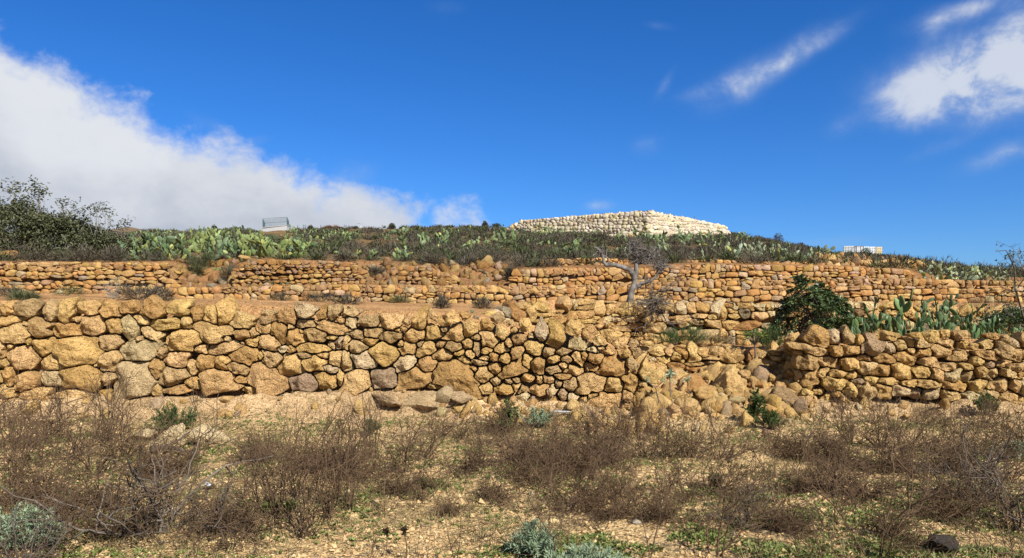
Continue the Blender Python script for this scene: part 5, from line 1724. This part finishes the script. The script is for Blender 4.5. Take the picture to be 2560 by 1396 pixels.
def leafy_bush(px, D, rowb, w, h, label, seed, ntips=90, nleaf=4600, L=0.10, W=0.055, mat=M_FIG, bark=M_PALE, sprigs=(), name="leafy_bush", cat="bush", profile=None, depth=0.7, vert=0.3):
    rng = np.random.default_rng(seed)
    x, z = (px - CX) / F * D, rowz(rowb, D)
    a, hh = w / 2 / F * D, h / F * D
    root = empty(name, (x, D, z)); tag(root, label, cat, "large bushes")
    top = lambda u: (profile(u) if profile else math.sqrt(max(0.0, 1 - u * u)))
    tips = []
    while len(tips) < ntips:
        u = rng.uniform(-1, 1); v = rng.uniform(-1, 1)
        if u * u + v * v > 1: continue
        q = top(u) * math.sqrt(max(0.05, 1 - v * v))
        tips.append((u * a, v * a * depth, hh * q * rng.uniform(0.72, 1.04)))
    polys = []
    hubs = [(rng.normal(0, a * 0.35), rng.normal(0, a * 0.2), hh * 0.22) for _ in range(7)]
    for hb in hubs: polys += branching(rng, (hb[0] * 0.5, hb[1] * 0.5, -0.05), [hb], 0.035 * hh / 2.5 + 0.01, 6)
    for tp in tips:
        hb = min(hubs, key=lambda q: (q[0] - tp[0]) ** 2 + (q[1] - tp[1]) ** 2)
        polys += branching(rng, hb, [tp], 0.018 * max(0.6, hh / 2.2))
    C, D_ = [], []
    for tp in tips:
        n = nleaf // ntips
        c = np.array(tp) + rng.normal(size=(n, 3)) * np.array([0.16, 0.16, 0.11]) * max(0.6, hh / 2.0)
        C.append(c); D_.append(rng.normal(size=(n, 3)) + np.array([0, 0, vert]))
    n = nleaf // 4
    th = rng.uniform(0, 6.28, n); q = np.sqrt(rng.random(n))
    u, v = np.cos(th) * q, np.sin(th) * q
    zz = np.array([top(float(k)) for k in u]) * np.sqrt(np.maximum(0.05, 1 - v * v)) * hh * rng.uniform(0.12, 0.9, n)
    C.append(np.stack([u * a, v * a * depth, zz], -1)); D_.append(rng.normal(size=(n, 3)) + np.array([0, 0, vert]))
    for (sx, sz, sh) in sprigs:      # slender sprigs rising clear of the crown: column, row of the tip, length
        tp = np.array([(sx - CX) / F * D - x, rng.uniform(-0.3, 0.3) * a * depth, rowz(sz, D) - z]); bs_ = tp - np.array([rng.uniform(-.1, .1), 0, sh / F * D])
        for _k in range(5):
            e = tp + rng.normal(0, 1, 3) * np.array([0.16, 0.12, 0.12])
            polys += branching(rng, bs_, [e], 0.010)
            for _m in range(3):
                e2 = e + rng.normal(0, 0.1, 3)
                C.append(e2 + rng.normal(0, 0.05, (5, 3))); D_.append(rng.normal(size=(5, 3)) * np.array([1, 1, 0.5]) + np.array([0, 0, 0.2]))
    V, Q = tubes(polys, 5)
    obj("branches", mesh_np("branches", V, Q, bark), root).name = "branch_work"
    C, D_ = np.concatenate(C), np.concatenate(D_)
    V, T = leaves(C, D_, rng.uniform(0.6, 1.25, len(C)) * L, rng.uniform(0.7, 1.2, len(C)) * W, rng, 0.2, 0.15)
    obj("crown", mesh_np("crown", V, T, mat), root)
    return root


leafy_bush(10, 28.0, 655, 420, 165, "huge olive-green bush filling the left edge above the upper wall", 401, 140, 13500, 0.12, 0.07, profile=lambda u: max(0.12, 0.98 - 0.35 * max(0, u + .1) ** 1.2) * math.sqrt(max(0, 1 - u ** 6)),
           sprigs=((8, 468, 60), (35, 472, 50), (70, 480, 60), (92, 486, 50), (120, 500, 40)))
leafy_bush(185, 27.4, 652, 250, 118, "second olive-green bush, lower, just right of the huge left one", 402, 100, 7600, 0.11, 0.065, profile=lambda u: (0.95 - 0.32 * u) * math.sqrt(max(0, 1 - u ** 4)) * 0.9,
           sprigs=((150, 505, 45), (172, 510, 40), (205, 545, 40)))
leafy_bush(290, 27.0, 648, 130, 60, "small sparse bush with thin sprigs at the right end of the left bushes", 403, 40, 1400, 0.10, 0.055, sprigs=((238, 530, 70), (255, 522, 80), (272, 530, 80), (292, 560, 50), (300, 558, 40)))
leafy_bush(2545, 15.6, 852, 200, 82, "dark green bush at the right edge behind the pad hedge", 404, 50, 2600, 0.085, 0.04, mat=M_GLOSSY, bark=M_BARK)


def edge_tree():
    # bare-twigged sapling leaning in from the right edge
    rng = np.random.default_rng(405)
    D = 15.2
    P = lambda px, py: np.array([(px - CX) / F * D, D + rng.uniform(-.2, .2), rowz(py, D)])
    root = empty("bare_tree", tuple(P(2570, 850))); tag(root, "bare-twigged tree with a few dark leaves leaning in at the right edge", "tree")
    o = np.array(root.location)
    lines = [([(2570, 850), (2562, 780), (2550, 720), (2540, 670), (2525, 645), (2505, 628), (2490, 628)], 0.022), ([(2550, 720), (2562, 690), (2556, 640), (2560, 615)], 0.014), ([(2540, 670), (2522, 655), (2528, 625), (2520, 618)], 0.010),
             ([(2562, 780), (2530, 740), (2515, 715), (2500, 700)], 0.014), ([(2562, 780), (2535, 770), (2505, 760), (2490, 740)], 0.012), ([(2570, 820), (2540, 790), (2510, 785)], 0.012), ([(2550, 720), (2580, 680), (2600, 640)], 0.014), ([(2530, 740), (2520, 690), (2528, 668)], 0.008)]
    polys, C = [], []
    for pts, r in lines:
        A = np.array([P(*q) - o for q in pts]); polys.append((A, r, r * 0.3))
        for _ in range(16):
            i = rng.integers(1, len(A)); q = A[i] + (A[i - 1] - A[i]) * rng.random()
            B_, _d = walk(q, rng.normal(size=3) + np.array([-0.2, 0, .3]), rng.uniform(0.08, 0.32), 4, 0.2, rng); polys.append((B_, 0.004, 0.0015))
            if rng.random() < 0.55: C.append(B_[-1] + rng.normal(0, 0.015, (4, 3)))
    V, Q = tubes(polys, 5); obj("trunk", mesh_np("trunk", V, Q, M_BARK), root)
    C = np.concatenate(C); V, T = leaves(C, rng.normal(size=(len(C), 3)), 0.06, 0.03, rng); obj("crown", mesh_np("crown", V, T, M_GLOSSY), root)


edge_tree()


def leathery_bush():
    rng = np.random.default_rng(406)
    D = 14.7
    px, rowb = 2035, 842
    x, z = (px - CX) / F * D, rowz(rowb, D)
    root = empty("leathery_bush", (x, D, z)); tag(root, "round dark green bush with long leathery leaves in front of the second wall", "bush", "large bushes")
    a, hh = 108 / F * D, 142 / F * D
    C, D_, L, polys = [], [], [], []
    n = 0
    while n < 330:
        d = rng.normal(size=3); d[2] = abs(d[2]) * 1.0 - 0.05; d /= np.linalg.norm(d)
        r = rng.uniform(0.55, 1.0) ** 0.5 * (1 + 0.22 * float(vnoise((d * 2.3 + 5)[None])[0]) * 2)
        tp = d * r * np.array([a, a * 0.85, hh])
        # crown a little pointed, shoulder lower on the right
        tp[0] *= 1.0 - 0.42 * max(0, tp[2] / hh - 0.25)
        tp = tp * (1 + 0.55 * float(vnoise((tp * 2.6 + 3)[None])[0]))
        if float(vnoise((tp * 4.1 + 8)[None])[0]) < -0.20: continue
        if tp[2] < 0.02: continue
        n += 1
        m_ = 9
        ang = np.arange(m_) * 2.4 + rng.uniform(0, 6.28)
        ax = d * np.array([1, 1, 0.8]) + rng.normal(0, 0.25, 3) + np.array([0, 0, 0.45]); ax /= np.linalg.norm(ax)
        s = np.cross(ax, [0.3, 0.2, 0.9]); s /= np.linalg.norm(s); t = np.cross(ax, s)
        dr = np.cos(ang)[:, None] * s + np.sin(ang)[:, None] * t + ax * rng.uniform(0.15, 0.8, m_)[:, None]
        C.append(np.repeat(tp[None], m_, 0) - ax * rng.uniform(0, 0.04, m_)[:, None]); D_.append(dr); L.append(rng.uniform(0.10, 0.17, m_))
        if n % 3 == 0: polys += branching(rng, (rng.normal(0, .08), rng.normal(0, .05), 0), [tp], 0.012)
    C, D_, L = np.concatenate(C), np.concatenate(D_), np.concatenate(L)
    V, T = leaves(C, D_, L, L * 0.27, rng, 0.22, 0.22)
    obj("crown", mesh_np("crown", V, T, M_GLOSSY), root)
    V, Q = tubes(polys, 5); obj("trunk", mesh_np("trunk", V, Q, M_BARK), root)
    # lower bright skirt at its right foot
    r2 = empty("leafy_shrub", ((2150 - CX) / F * 14.0, 14.0, rowz(846, 14.0))); tag(r2, "low bright leafy shrub between the dark bush and the pad hedge", "bush", "large bushes")
    C, D_ = [], []
    for _ in range(60):
        c = np.array([rng.uniform(-0.42, 0.36), rng.uniform(-.2, .2), rng.uniform(0.08, 0.36)]); m_ = 8
        ang = np.arange(m_) * 2.4; C.append(np.repeat(c[None], m_, 0)); D_.append(np.stack([np.cos(ang), np.sin(ang), rng.uniform(.3, 1.0, m_)], -1))
    V, T = leaves(np.concatenate(C), np.concatenate(D_), 0.11, 0.032, rng, 0.2, 0.2); obj("crown", mesh_np("crown", V, T, M_HERB), r2)
    polys = branching(rng, (0, 0, 0), [tuple(c[0]) for c in C[::3]], 0.008); V, Q = tubes(polys, 4); obj("trunk", mesh_np("trunk", V, Q, M_BARK), r2)


leathery_bush()

# ------------------------------------------------------------------ dead tree and uprooted branches
def dead_tree():
    rng = np.random.default_rng(407)
    D = 16.55
    k = 300 / 1396
    def P(zx, zy, dy=0.0): return np.array([(1480 + zx * k - CX) / F * D, D + dy, rowz(580 + zy * k, D)])
    o = P(440, 800)
    root = empty("dead_tree", tuple(o)); tag(root, "leafless grey dead tree with one long limb reaching left, on the second wall", "dead tree")
    u = k / F * D
    main = [([(438, 830), (446, 770), (462, 690), (488, 610), (505, 530), (512, 450), (515, 400), (512, 340), (505, 270), (508, 210)], 26, 12, 0), ([(500, 560), (484, 500), (455, 465), (415, 432), (340, 412), (270, 388), (200, 380), (150, 392), (128, 350), (124, 300)], 24, 11, -.12),
            ([(515, 380), (560, 362), (600, 350), (635, 318), (690, 275), (720, 250)], 13, 5, .1), ([(505, 660), (535, 632), (570, 600), (640, 585), (700, 560), (745, 520), (775, 450), (800, 400)], 18, 5, -.1), ([(508, 215), (488, 160), (470, 100)], 10, 4, 0),
            ([(124, 300), (105, 250), (90, 215), (40, 250), (5, 290)], 10, 4, -.12), ([(124, 300), (150, 260), (172, 200)], 10, 5, -.1), ([(124, 300), (160, 285), (185, 320), (190, 380)], 8, 3, -.14), ([(90, 215), (60, 190), (10, 180)], 7, 3, -.2), ([(112, 270), (60, 290), (20, 330)], 7, 3, -.05)]
    polys = []
    for pts, r0, r1, dy in main:
        A = np.array([P(a, b_, dy * i / len(pts)) - o for i, (a, b_) in enumerate(pts)])
        t = np.linspace(0, 1, len(A)); tt = np.linspace(0, 1, len(A) * 3)
        A = np.stack([np.interp(tt, t, A[:, c]) for c in range(3)], -1) + rng.normal(0, 0.006, (len(tt), 3))
        polys.append((A, r0 * u * 1.55, r1 * u * 1.55))
    V, Q = tubes(polys, 9)
    obj("trunk", mesh_np("trunk", V, Q, M_DEAD), root)
    tw = []
    for (cx, cy, n, ln, dz) in ((506, 240, 30, 130, -0.3), (508, 210, 34, 170, .6), (560, 300, 24, 170, .5), (95, 230, 22, 95, -.1), (690, 275, 34, 180, .5), (790, 420, 36, 190, .5), (600, 350, 10, 90, .3), (470, 110, 8, 60, .6), (640, 580, 14, 110, .2), (400, 425, 6, 60, -.3)):
        for _ in range(int(n * 1.3)):
            A, _d = walk(P(cx + rng.normal(0, 22), cy + rng.normal(0, 18), rng.uniform(-.1, .1)) - o, rng.normal(size=3) * np.array([1, .7, .7]) + np.array([0, 0, dz]), rng.uniform(.4, 1.1) * ln * u, 6, 0.28, rng)
            tw.append((A, rng.uniform(3.5, 7.5) * u, 2.0 * u))
            for _m in range(2):
                B_, _d = walk(A[rng.integers(2, 6)], rng.normal(size=3), rng.uniform(.2, .5) * ln * u, 4, 0.25, rng); tw.append((B_, 2.8 * u, 1.4 * u))
    V, Q = tubes(tw, 4)
    obj("twig_spray", mesh_np("twig_spray", V, Q, M_DEAD), root)["kind"] = "stuff"
    # tangle of dead branches hanging over the wall at its foot
    D2 = 15.9
    def P2(zx, zy, dy=0.0): return np.array([(1480 + zx * k - CX) / F * D2, D2 + dy, rowz(580 + zy * k, D2)])
    o2 = P2(720, 830)
    root = empty("dead_branches", tuple(o2)); tag(root, "tangle of dead grey branches slung over the second wall right of the dead tree", "dead branches")
    polys = []
    for _ in range(90):
        a = rng.uniform(0, 6.28)
        s = rng.uniform(90, 260)
        A, _d = walk(P2(715 + rng.normal(0, 50), 820 + rng.normal(0, 45), rng.uniform(-.15, .15)) - o2, (math.cos(a), rng.normal(0, .4), math.sin(a) * 0.8 - 0.12), s * u, 7, 0.17, rng)
        polys.append((A, rng.uniform(3, 7) * u, 1.4 * u))
        for _k in range(2):
            B_, _d = walk(A[rng.integers(2, 7)], rng.normal(size=3), rng.uniform(30, 110) * u, 4, 0.2, rng); polys.append((B_, 2.2 * u, 1.0 * u))
    for pts in ([(730, 830), (800, 730), (870, 670), (960, 610), (1040, 520), (1130, 440), (1200, 400)], [(740, 760), (735, 700), (770, 690), (860, 650), (950, 590), (990, 520), (1060, 380), (1150, 320)], [(820, 960), (870, 1050), (930, 1075), (1000, 1060), (1080, 1010), (1180, 980)], [(720, 850), (700, 960), (660, 1040), (600, 1100), (520, 1125), (420, 1115)], [(690, 760), (700, 640), (720, 590)], [(430, 800), (425, 880), (420, 1000)], [(600, 830), (500, 800), (480, 840)], [(560, 830), (400, 890), (330, 930)]):
        A = np.array([P2(a, b_) - o2 for a, b_ in pts]); polys.append((A, 7 * u, 2.0 * u))
        for q in A[1:]:
            for _ in range(5):
                B_, _d = walk(q + rng.normal(0, .02, 3), rng.normal(size=3), rng.uniform(40, 120) * u, 4, 0.2, rng); polys.append((B_, 2.0 * u, 0.9 * u))
    V, Q = tubes(polys, 5)
    obj("branch_tangle", mesh_np("branch_tangle", V, Q, M_STEM), root)["kind"] = "stuff"


dead_tree()


def rosette_tree(px, D, rowb, h, label, seed, tufts, stem, col_mat):
    rng = np.random.default_rng(seed)
    x, z = (px - CX) / F * D, rowz(rowb, D)
    root = empty("rosette_tree", (x, D, z)); tag(root, label, "small tree", "rosette trees on the rubble")
    hh = h / F * D
    P, d = walk((0, 0, -0.05), (-0.05, 0, 1), hh * 0.6, 6, 0.06, rng)
    polys = [(P, stem, stem * 0.7)]
    C, D_, L = [], [], []
    for i in range(tufts):
        a = i * 6.28 / tufts + rng.uniform(-.3, .3)
        e = P[-1] + np.array([math.cos(a) * hh * 0.32, math.sin(a) * hh * 0.25, hh * rng.uniform(0.22, 0.42)]) if tufts > 1 else P[-1] + np.array([0, 0, hh * 0.3])
        A = np.array([P[-1], P[-1] * 0.5 + e * 0.5 + np.array([0, 0, -0.02 * hh]), e]); polys.append((A, stem * 0.6, stem * 0.4))
        m_ = 34
        C.append(e + rng.normal(0, 0.012, (m_, 3))); D_.append(rng.normal(size=(m_, 3)) * np.array([1, 1, .6]) + np.array([0, 0, 0.25])); L.append(rng.uniform(0.5, 1.0, m_) * hh * (0.20 if tufts > 1 else 0.42))
    V, Q = tubes(polys, 6); obj("trunk", mesh_np("trunk", V, Q, M_STEM), root)
    L = np.concatenate(L); V, T = leaves(np.concatenate(C), np.concatenate(D_), L, L * 0.22, rng); obj("crown", mesh_np("crown", V, T, col_mat), root)


rosette_tree(1890, 12.7, 900, 76, "little bare-stemmed tree with a flat green crown on top of the rubble slope", 411, 8, 0.018, M_WEED)
rosette_tree(1647, 11.35, 1000, 66, "small single-stemmed rosette plant at the left of the rubble slope", 412, 2, 0.012, M_SILVER)
rosette_tree(1676, 11.5, 984, 62, "taller rosette plant just right of its small neighbour on the rubble", 413, 1, 0.012, M_SILVER)
rosette_tree(1722, 11.7, 978, 40, "tiny rosette plant between boulders at the left of the rubble", 414, 1, 0.009, M_SILVER)

# ------------------------------------------------------------------ things on the skyline
def box(V, Q, x0, x1, y0, y1, z0, z1):
    n = len(V)
    V += [(x0, y0, z0), (x1, y0, z0), (x1, y1, z0), (x0, y1, z0), (x0, y0, z1), (x1, y0, z1), (x1, y1, z1), (x0, y1, z1)]
    Q += [(n, n + 3, n + 2, n + 1), (n + 4, n + 5, n + 6, n + 7), (n, n + 1, n + 5, n + 4), (n + 1, n + 2, n + 6, n + 5), (n + 2, n + 3, n + 7, n + 6), (n + 3, n, n + 4, n + 7)]


def boxes(name, lst, mat, parent, bevel=0.0):
    V, Q = [], []
    for b_ in lst: box(V, Q, *b_)
    o = obj(name, mesh_np(name, np.array(V), np.array(Q), mat, False), parent)
    if bevel:
        md = o.modifiers.new("soft_edges", 'BEVEL'); md.width = bevel; md.segments = 3
    return o


def water_tanks():
    D = 70.0
    rng = np.random.default_rng(21)
    specs = [(2122, M_PLAST, 0.0, "leftmost white caged water tank on the right shoulder, its dark side facing left"), (2143, M_PLAST, 0.4, "white caged water tank second from left, behind dark uprights"),
             (2160, M_PLASTB, 0.5, "bluish caged water tank in the middle of the row"), (2177, M_PLAST, 0.7, "white caged water tank just left of the yellowed one"), (2193, M_PLASTY, 0.6, "yellowed caged water tank at the right end of the row")]
    for i, (px, mat, dy, lab) in enumerate(specs):
        d = D + dy
        x = (px - CX) / F * d
        zt = rowz(616.5 + i * 0.6, d)
        h = 1.06
        root = empty("water_tank", (x, d, zt - h), math.radians(-24 if i == 0 else -8)); tag(root, lab, "water tank", "caged water tanks on the shoulder of the hill")
        w, dp = (0.47, 0.58) if i == 0 else (0.33 if i < 4 else 0.30, 0.5)
        boxes("tank_body", [(-w, w, -dp, dp, 0.14, h)], mat, root, 0.06)
        boxes("pallet", [(-w, w, -dp, -dp + 0.1, 0.0, 0.12), (-w, w, dp - 0.1, dp, 0.0, 0.12), (-w, w, -0.05, 0.05, 0.0, 0.12), (-w, w, -dp, dp, 0.12, 0.14)], M_PALLET, root)
        e = 0.014; g = 0.008
        bars = []
        for z in (0.18, 0.42, 0.66, 0.90, h + 0.01):
            bars += [(-w - e, w + e, -dp - e - g, -dp - e, z, z + g), (-w - e, w + e, dp + e, dp + e + g, z, z + g), (-w - e - g, -w - e, -dp - e, dp + e, z, z + g), (w + e, w + e + g, -dp - e, dp + e, z, z + g)]
        for q in np.linspace(-w, w, 5): bars += [(q - g / 2, q + g / 2, -dp - e - 2 * g, -dp - e - g, 0.14, h + 0.02), (q - g / 2, q + g / 2, dp + e + g, dp + e + 2 * g, 0.14, h + 0.02)]
        for q in np.linspace(-dp, dp, 5): bars += [(-w - e - 2 * g, -w - e - g, q - g / 2, q + g / 2, 0.14, h + 0.02), (w + e + g, w + e + 2 * g, q - g / 2, q + g / 2, 0.14, h + 0.02)]
        boxes("cage", bars, M_STEEL, root)
    # loose upright frame in front of the second tank
    d = D - 0.9
    root = empty("steel_frame", ((2146 - CX) / F * d, d, rowz(643, d))); tag(root, "empty dark steel cage frame standing before the water tanks", "steel frame")
    bars = []
    for sx in (-0.33, 0.33):
        for sy in (-0.3, 0.3): bars.append((sx - .02, sx + .02, sy - .02, sy + .02, 0, 0.98))
    for z in (0.35, 0.96): bars += [(-.33, .33, -.315, -.29, z, z + .025), (-.33, .33, .29, .315, z, z + .025), (-.345, -.32, -.29, .29, z + .001, z + .026), (.32, .345, -.29, .29, z + .001, z + .026)]
    boxes("cage", bars, M_RUST, root)


water_tanks()


def wire_panel(name, A, B, h0, h1, parent, sp=0.16, r=0.008):
    """chain-link between two posts, as crossing wires"""
    A, B = np.array(A, float), np.array(B, float); w = np.linalg.norm(B - A)
    polys = []
    n = int((w + max(h0, h1)) / sp)
    for i in range(-int(max(h0, h1) / sp), int(w / sp) + 1):
        for s in (1, -1):
            pts = []
            for t in np.linspace(0, 1, 9):
                z = t * max(h0, h1); u = i * sp + (z if s > 0 else max(h0, h1) - z)
                if 0 <= u <= w and z <= h0 + (h1 - h0) * u / w: pts.append(A + (B - A) * u / w + np.array([0, 0, z]))
            if len(pts) > 1: polys.append((np.array(pts), r, r))
    V, Q = tubes(polys, 3)
    o = obj(name, mesh_np(name, V, Q, M_WIRE), parent); o["kind"] = "stuff"


def hut_and_fence():
    D = 67.0
    X = lambda px, d=D: (px - CX) / F * d
    root = empty("white_hut", (X(690), D, rowz(585, D))); tag(root, "small white block hut on the left skyline", "hut")
    o = np.array(root.location)
    # near corner at the right, front wall running back to the left
    V = []
    for (px, d, zt) in ((657, D + 1.2, 571), (717.5, D, 564), (722, D + 2.0, 565), (662, D + 3.2, 571.5)):
        V.append(np.array([X(px, d), d, rowz(590, D)]) - o)
    for (px, d, zt) in ((657, D + 1.2, 570), (717.5, D, 564), (722, D + 2.0, 565), (662, D + 3.2, 570.5)):
        V.append(np.array([X(px, d), d, rowz(zt, d)]) - o)
    Q = [(0, 1, 5, 4), (1, 2, 6, 5), (2, 3, 7, 6), (3, 0, 4, 7), (4, 5, 6, 7)]
    obj("wall", mesh_np("wall", np.array(V), np.array(Q), M_WHITE, False), root)
    cop = [tuple(V[4] + np.array([-.04, -.04, .0])), tuple(V[5] + np.array([.04, -.04, .0])), tuple(V[6] + np.array([.04, .04, .0])), tuple(V[7] + np.array([-.04, .04, 0]))]
    cop += [tuple(np.array(c) + np.array([0, 0, .05])) for c in cop]
    obj("coping", mesh_np("coping", np.array(cop), np.array([(0, 3, 2, 1), (4, 5, 6, 7), (0, 1, 5, 4), (1, 2, 6, 5), (2, 3, 7, 6), (3, 0, 4, 7)]), M_WHITE, False), root)
    # fence standing on the roof edge
    fr = empty("wire_fence", tuple(o + np.array(V[4]) + np.array([0, 0, .05]))); tag(fr, "green wire mesh fence on top of the white hut", "fence", "wire fences on the left skyline")
    f0 = np.array(fr.location)
    pts = [o + np.array(c) + np.array([0, 0, .05]) for c in (V[4], V[5], V[6], V[7])]
    hs = [0.78, 0.70, 0.36, 0.42]
    for p, h in zip(pts, hs):
        A = p - f0; VV, QQ = tubes([(np.array([A, A + np.array([0, 0, h])]), 0.03, 0.03)], 6); obj("post", mesh_np("post", VV, QQ, M_WIRE), fr)
    for i in range(4):
        A, B = pts[i] - f0, pts[(i + 1) % 4] - f0
        rl = np.array([A + np.array([0, 0, hs[i]]), B + np.array([0, 0, hs[(i + 1) % 4]])]); VV, QQ = tubes([(rl, 0.014, 0.014)], 5); obj("rail", mesh_np("rail", VV, QQ, M_WIRE), fr)
    wire_panel("wire_mesh", pts[0] - f0, pts[1] - f0, hs[0], hs[1], fr); wire_panel("wire_mesh", pts[1] - f0, pts[2] - f0, hs[1], hs[2], fr); wire_panel("wire_mesh", pts[3] - f0, pts[0] - f0, hs[3], hs[0], fr)
    # fence running right along the ridge
    segs = [(724, 563, 68), (758, 562, 69), (763, 562, 69.2), (802, 563, 70), (840, 565, 71), (872, 563, 72), (915, 568, 73)]
    fr = empty("wire_fence", (X(760, 69), 69, rowz(580, 69))); tag(fr, "long green wire fence along the ridge right of the white hut", "fence", "wire fences on the left skyline")
    f0 = np.array(fr.location)
    pp = [np.array([X(a, d), d, rowz(584, d)]) - f0 for a, _t, d in segs]; hh = [(584 - t) / F * d for _a, t, d in segs]
    for A, h in zip(pp, hh): VV, QQ = tubes([(np.array([A, A + np.array([0, 0, h])]), 0.03, 0.03)], 6); obj("post", mesh_np("post", VV, QQ, M_WIRE), fr)
    for i in range(len(pp) - 1):
        wire_panel("wire_mesh", pp[i], pp[i + 1], hh[i], hh[i + 1] * (0.55 if i % 2 == 0 else 0.8), fr)
    # thatched mound, antenna, faded house and far roof
    rng = np.random.default_rng(9)
    d = 69.0
    root = empty("thatch_shelter", (X(840, d), d, rowz(580, d))); tag(root, "rust-brown heap of dry palm thatch on the left skyline", "thatch")
    n = 900
    u = rng.uniform(-1, 1, n); c = np.stack([u * 1.15, rng.uniform(-.5, .5, n), np.maximum(0.05, (0.62 - 0.42 * np.abs(u + .25) ** 1.4)) * rng.uniform(0.6, 1, n)], -1)
    V, T = leaves(c, np.stack([np.sign(u + .25) * 1.0 + rng.normal(0, .3, n), rng.normal(0, .3, n), rng.normal(-.3, .2, n)], -1), 0.45, 0.05, rng); obj("thatch", mesh_np("thatch", V, T, M_THATCH), root)["kind"] = "stuff"
    boxes("frame", [(-1.0, -.92, -.4, -.32, -.3, .3), (.9, .98, -.4, -.32, -.3, .25), (-1.0, .98, -.31, -.25, .2, .27)], M_RUST, root)
    d = 71.0
    root = empty("antenna_mast", (X(902, d), d, rowz(580, d))); tag(root, "thin white antenna mast with a crossbar on the skyline", "antenna")
    hm = (580 - 557) / F * d
    VV, QQ = tubes([(np.array([(0, 0, 0), (0, 0, hm)]), 0.03, 0.03)], 6); obj("pole", mesh_np("pole", VV, QQ, M_WHITE), root)
    bars = [(np.array([(-.33, 0, hm - .08), (.12, 0, hm - .06)]), .03, .03)] + [(np.array([(q, -.2, hm - .07), (q, .2, hm - .07)]), .018, .018) for q in (-.3, -.2, -.1, 0., .1)]
    VV, QQ = tubes(bars, 5); obj("crossbar", mesh_np("crossbar", VV, QQ, M_WHITE), root)
    d = 66.0
    root = empty("house", (X(325, d), d, rowz(596, d))); tag(root, "faded low house with a brown sloping roof behind the left bushes", "house")
    a = 36 / F * d
    zt = (596 - 578) / F * d
    boxes("wall", [(-a * 1.3, a * 1.2, 0, 3.5, -1.0, zt)], M_HOUSE, root)
    V = [(-a * 1.45, -.2, zt + .02), (a * 1.9, -.2, zt - .35), (a * 1.9, 3.8, zt - .35), (-a * 1.45, 3.8, zt + .02), (-a * .3, -.2, zt + .30), (a * .25, -.2, zt + .30), (a * .25, 3.8, zt + .32), (-a * .3, 3.8, zt + .32)]
    obj("roof", mesh_np("roof", np.array(V), np.array([(0, 1, 5, 4), (1, 2, 6, 5), (2, 3, 7, 6), (3, 0, 4, 7), (4, 5, 6, 7), (0, 3, 2, 1)]), M_ROOF, False), root)
    d = 72.0
    root = empty("house", (X(1088, d), d, rowz(575, d))); tag(root, "sliver of a white house roof on the central skyline", "house")
    boxes("wall", [(-.45, .45, 0, 2, -.5, .22)], M_WHITE, root); boxes("roof", [(-.52, .52, -.1, 2.1, .22, .30)], M_ROOF, root)
    # bent pipe hoop among the cacti under the hut
    x, y, z = hit(715, 606, 26.8)
    s = y / F
    P = np.array([(-.0, 0, 0), (0, 0, 22 * s), (2 * s, 0, 25 * s), (17 * s, 0, 24 * s), (19 * s, 0, 21 * s), (19 * s, 0, 0)])
    VV, QQ = tubes([(P, .03, .03)], 6)
    o_ = obj("pipe_hoop", mesh_np("pipe_hoop", VV, QQ, M_RUST), None, (x, y, z)); tag(o_, "rusty bent pipe hoop among the cacti below the white hut", "pipe hoop")
    for px, row, hgt, lab in ((1736, 560, 18, "thin dark post standing on the cream hilltop wall"), (1795, 572, 8, "short thin post near the right end of the cream wall")):
        d = 63.5
        VV, QQ = tubes([(np.array([(0, 0, 0), (0, 0, hgt / F * d)]), .025, .025)], 6)
        o_ = obj("post", mesh_np("marker_post", VV, QQ, M_RUST), None, (X(px, d), d, rowz(row, d))); o_.name = "marker_post"; tag(o_, lab, "post")
    # small round bushes on the skyline
    for i, (px, row, w, hgt, lab) in enumerate(((2255, 655, 26, 14, "round dark bush on the right skyline"), (2215, 650, 40, 12, "low green bush under the yellowed water tank"), (2165, 645, 30, 24, "upright green bush in front of the bluish water tank"), (2125, 648, 24, 18, "dark bush at the foot of the leftmost tank"),
                                                  (1945, 608, 26, 24, "reddish bare bush on the skyline right of the cream wall"), (1895, 604, 30, 14, "brown bush on the skyline by the cream wall's right end"), (2000, 622, 30, 14, "brown bush on the skyline halfway to the water tanks"),
                                                  (980, 572, 16, 12, "small dark round bush on the central skyline"), (777, 578, 16, 14, "dark round bush on the ridge under the wire fence"), (890, 578, 14, 10, "dark bush beside the antenna mast"), (535, 578, 12, 14, "pointed dark bush on the left skyline"), (1212, 568, 12, 14, "spindly dark bush left of the cream wall"), (1240, 570, 26, 10, "low dark bush beside the left end of the cream wall"))):
        d = 69.5 if i not in (0, 1, 2, 3) else 68.5
        a, hh = w / 2 / F * d, hgt / F * d
        root = empty("round_bush", (X(px, d), d, rowz(row, d))); tag(root, lab, "bush", "bushes on the skyline")
        n = 420
        q = rng.normal(size=(n, 3)); q /= np.linalg.norm(q, axis=1)[:, None]; q[:, 2] = np.abs(q[:, 2])
        c = q * (rng.random(n) ** .4)[:, None] * np.array([a, a, hh])
        V, T = leaves(c, q + rng.normal(size=(n, 3)) * .5, 0.16, 0.06, rng); obj("crown", mesh_np("crown", V, T, M_SCRUB if i in (4, 5, 6, 11) else M_FIG), root)
        VV, QQ = tubes([(np.array([(0, 0, -.3), (0.02, 0, hh * .6)]), .03, .015)], 5); obj("trunk", mesh_np("trunk", VV, QQ, M_BARK), root)


hut_and_fence()
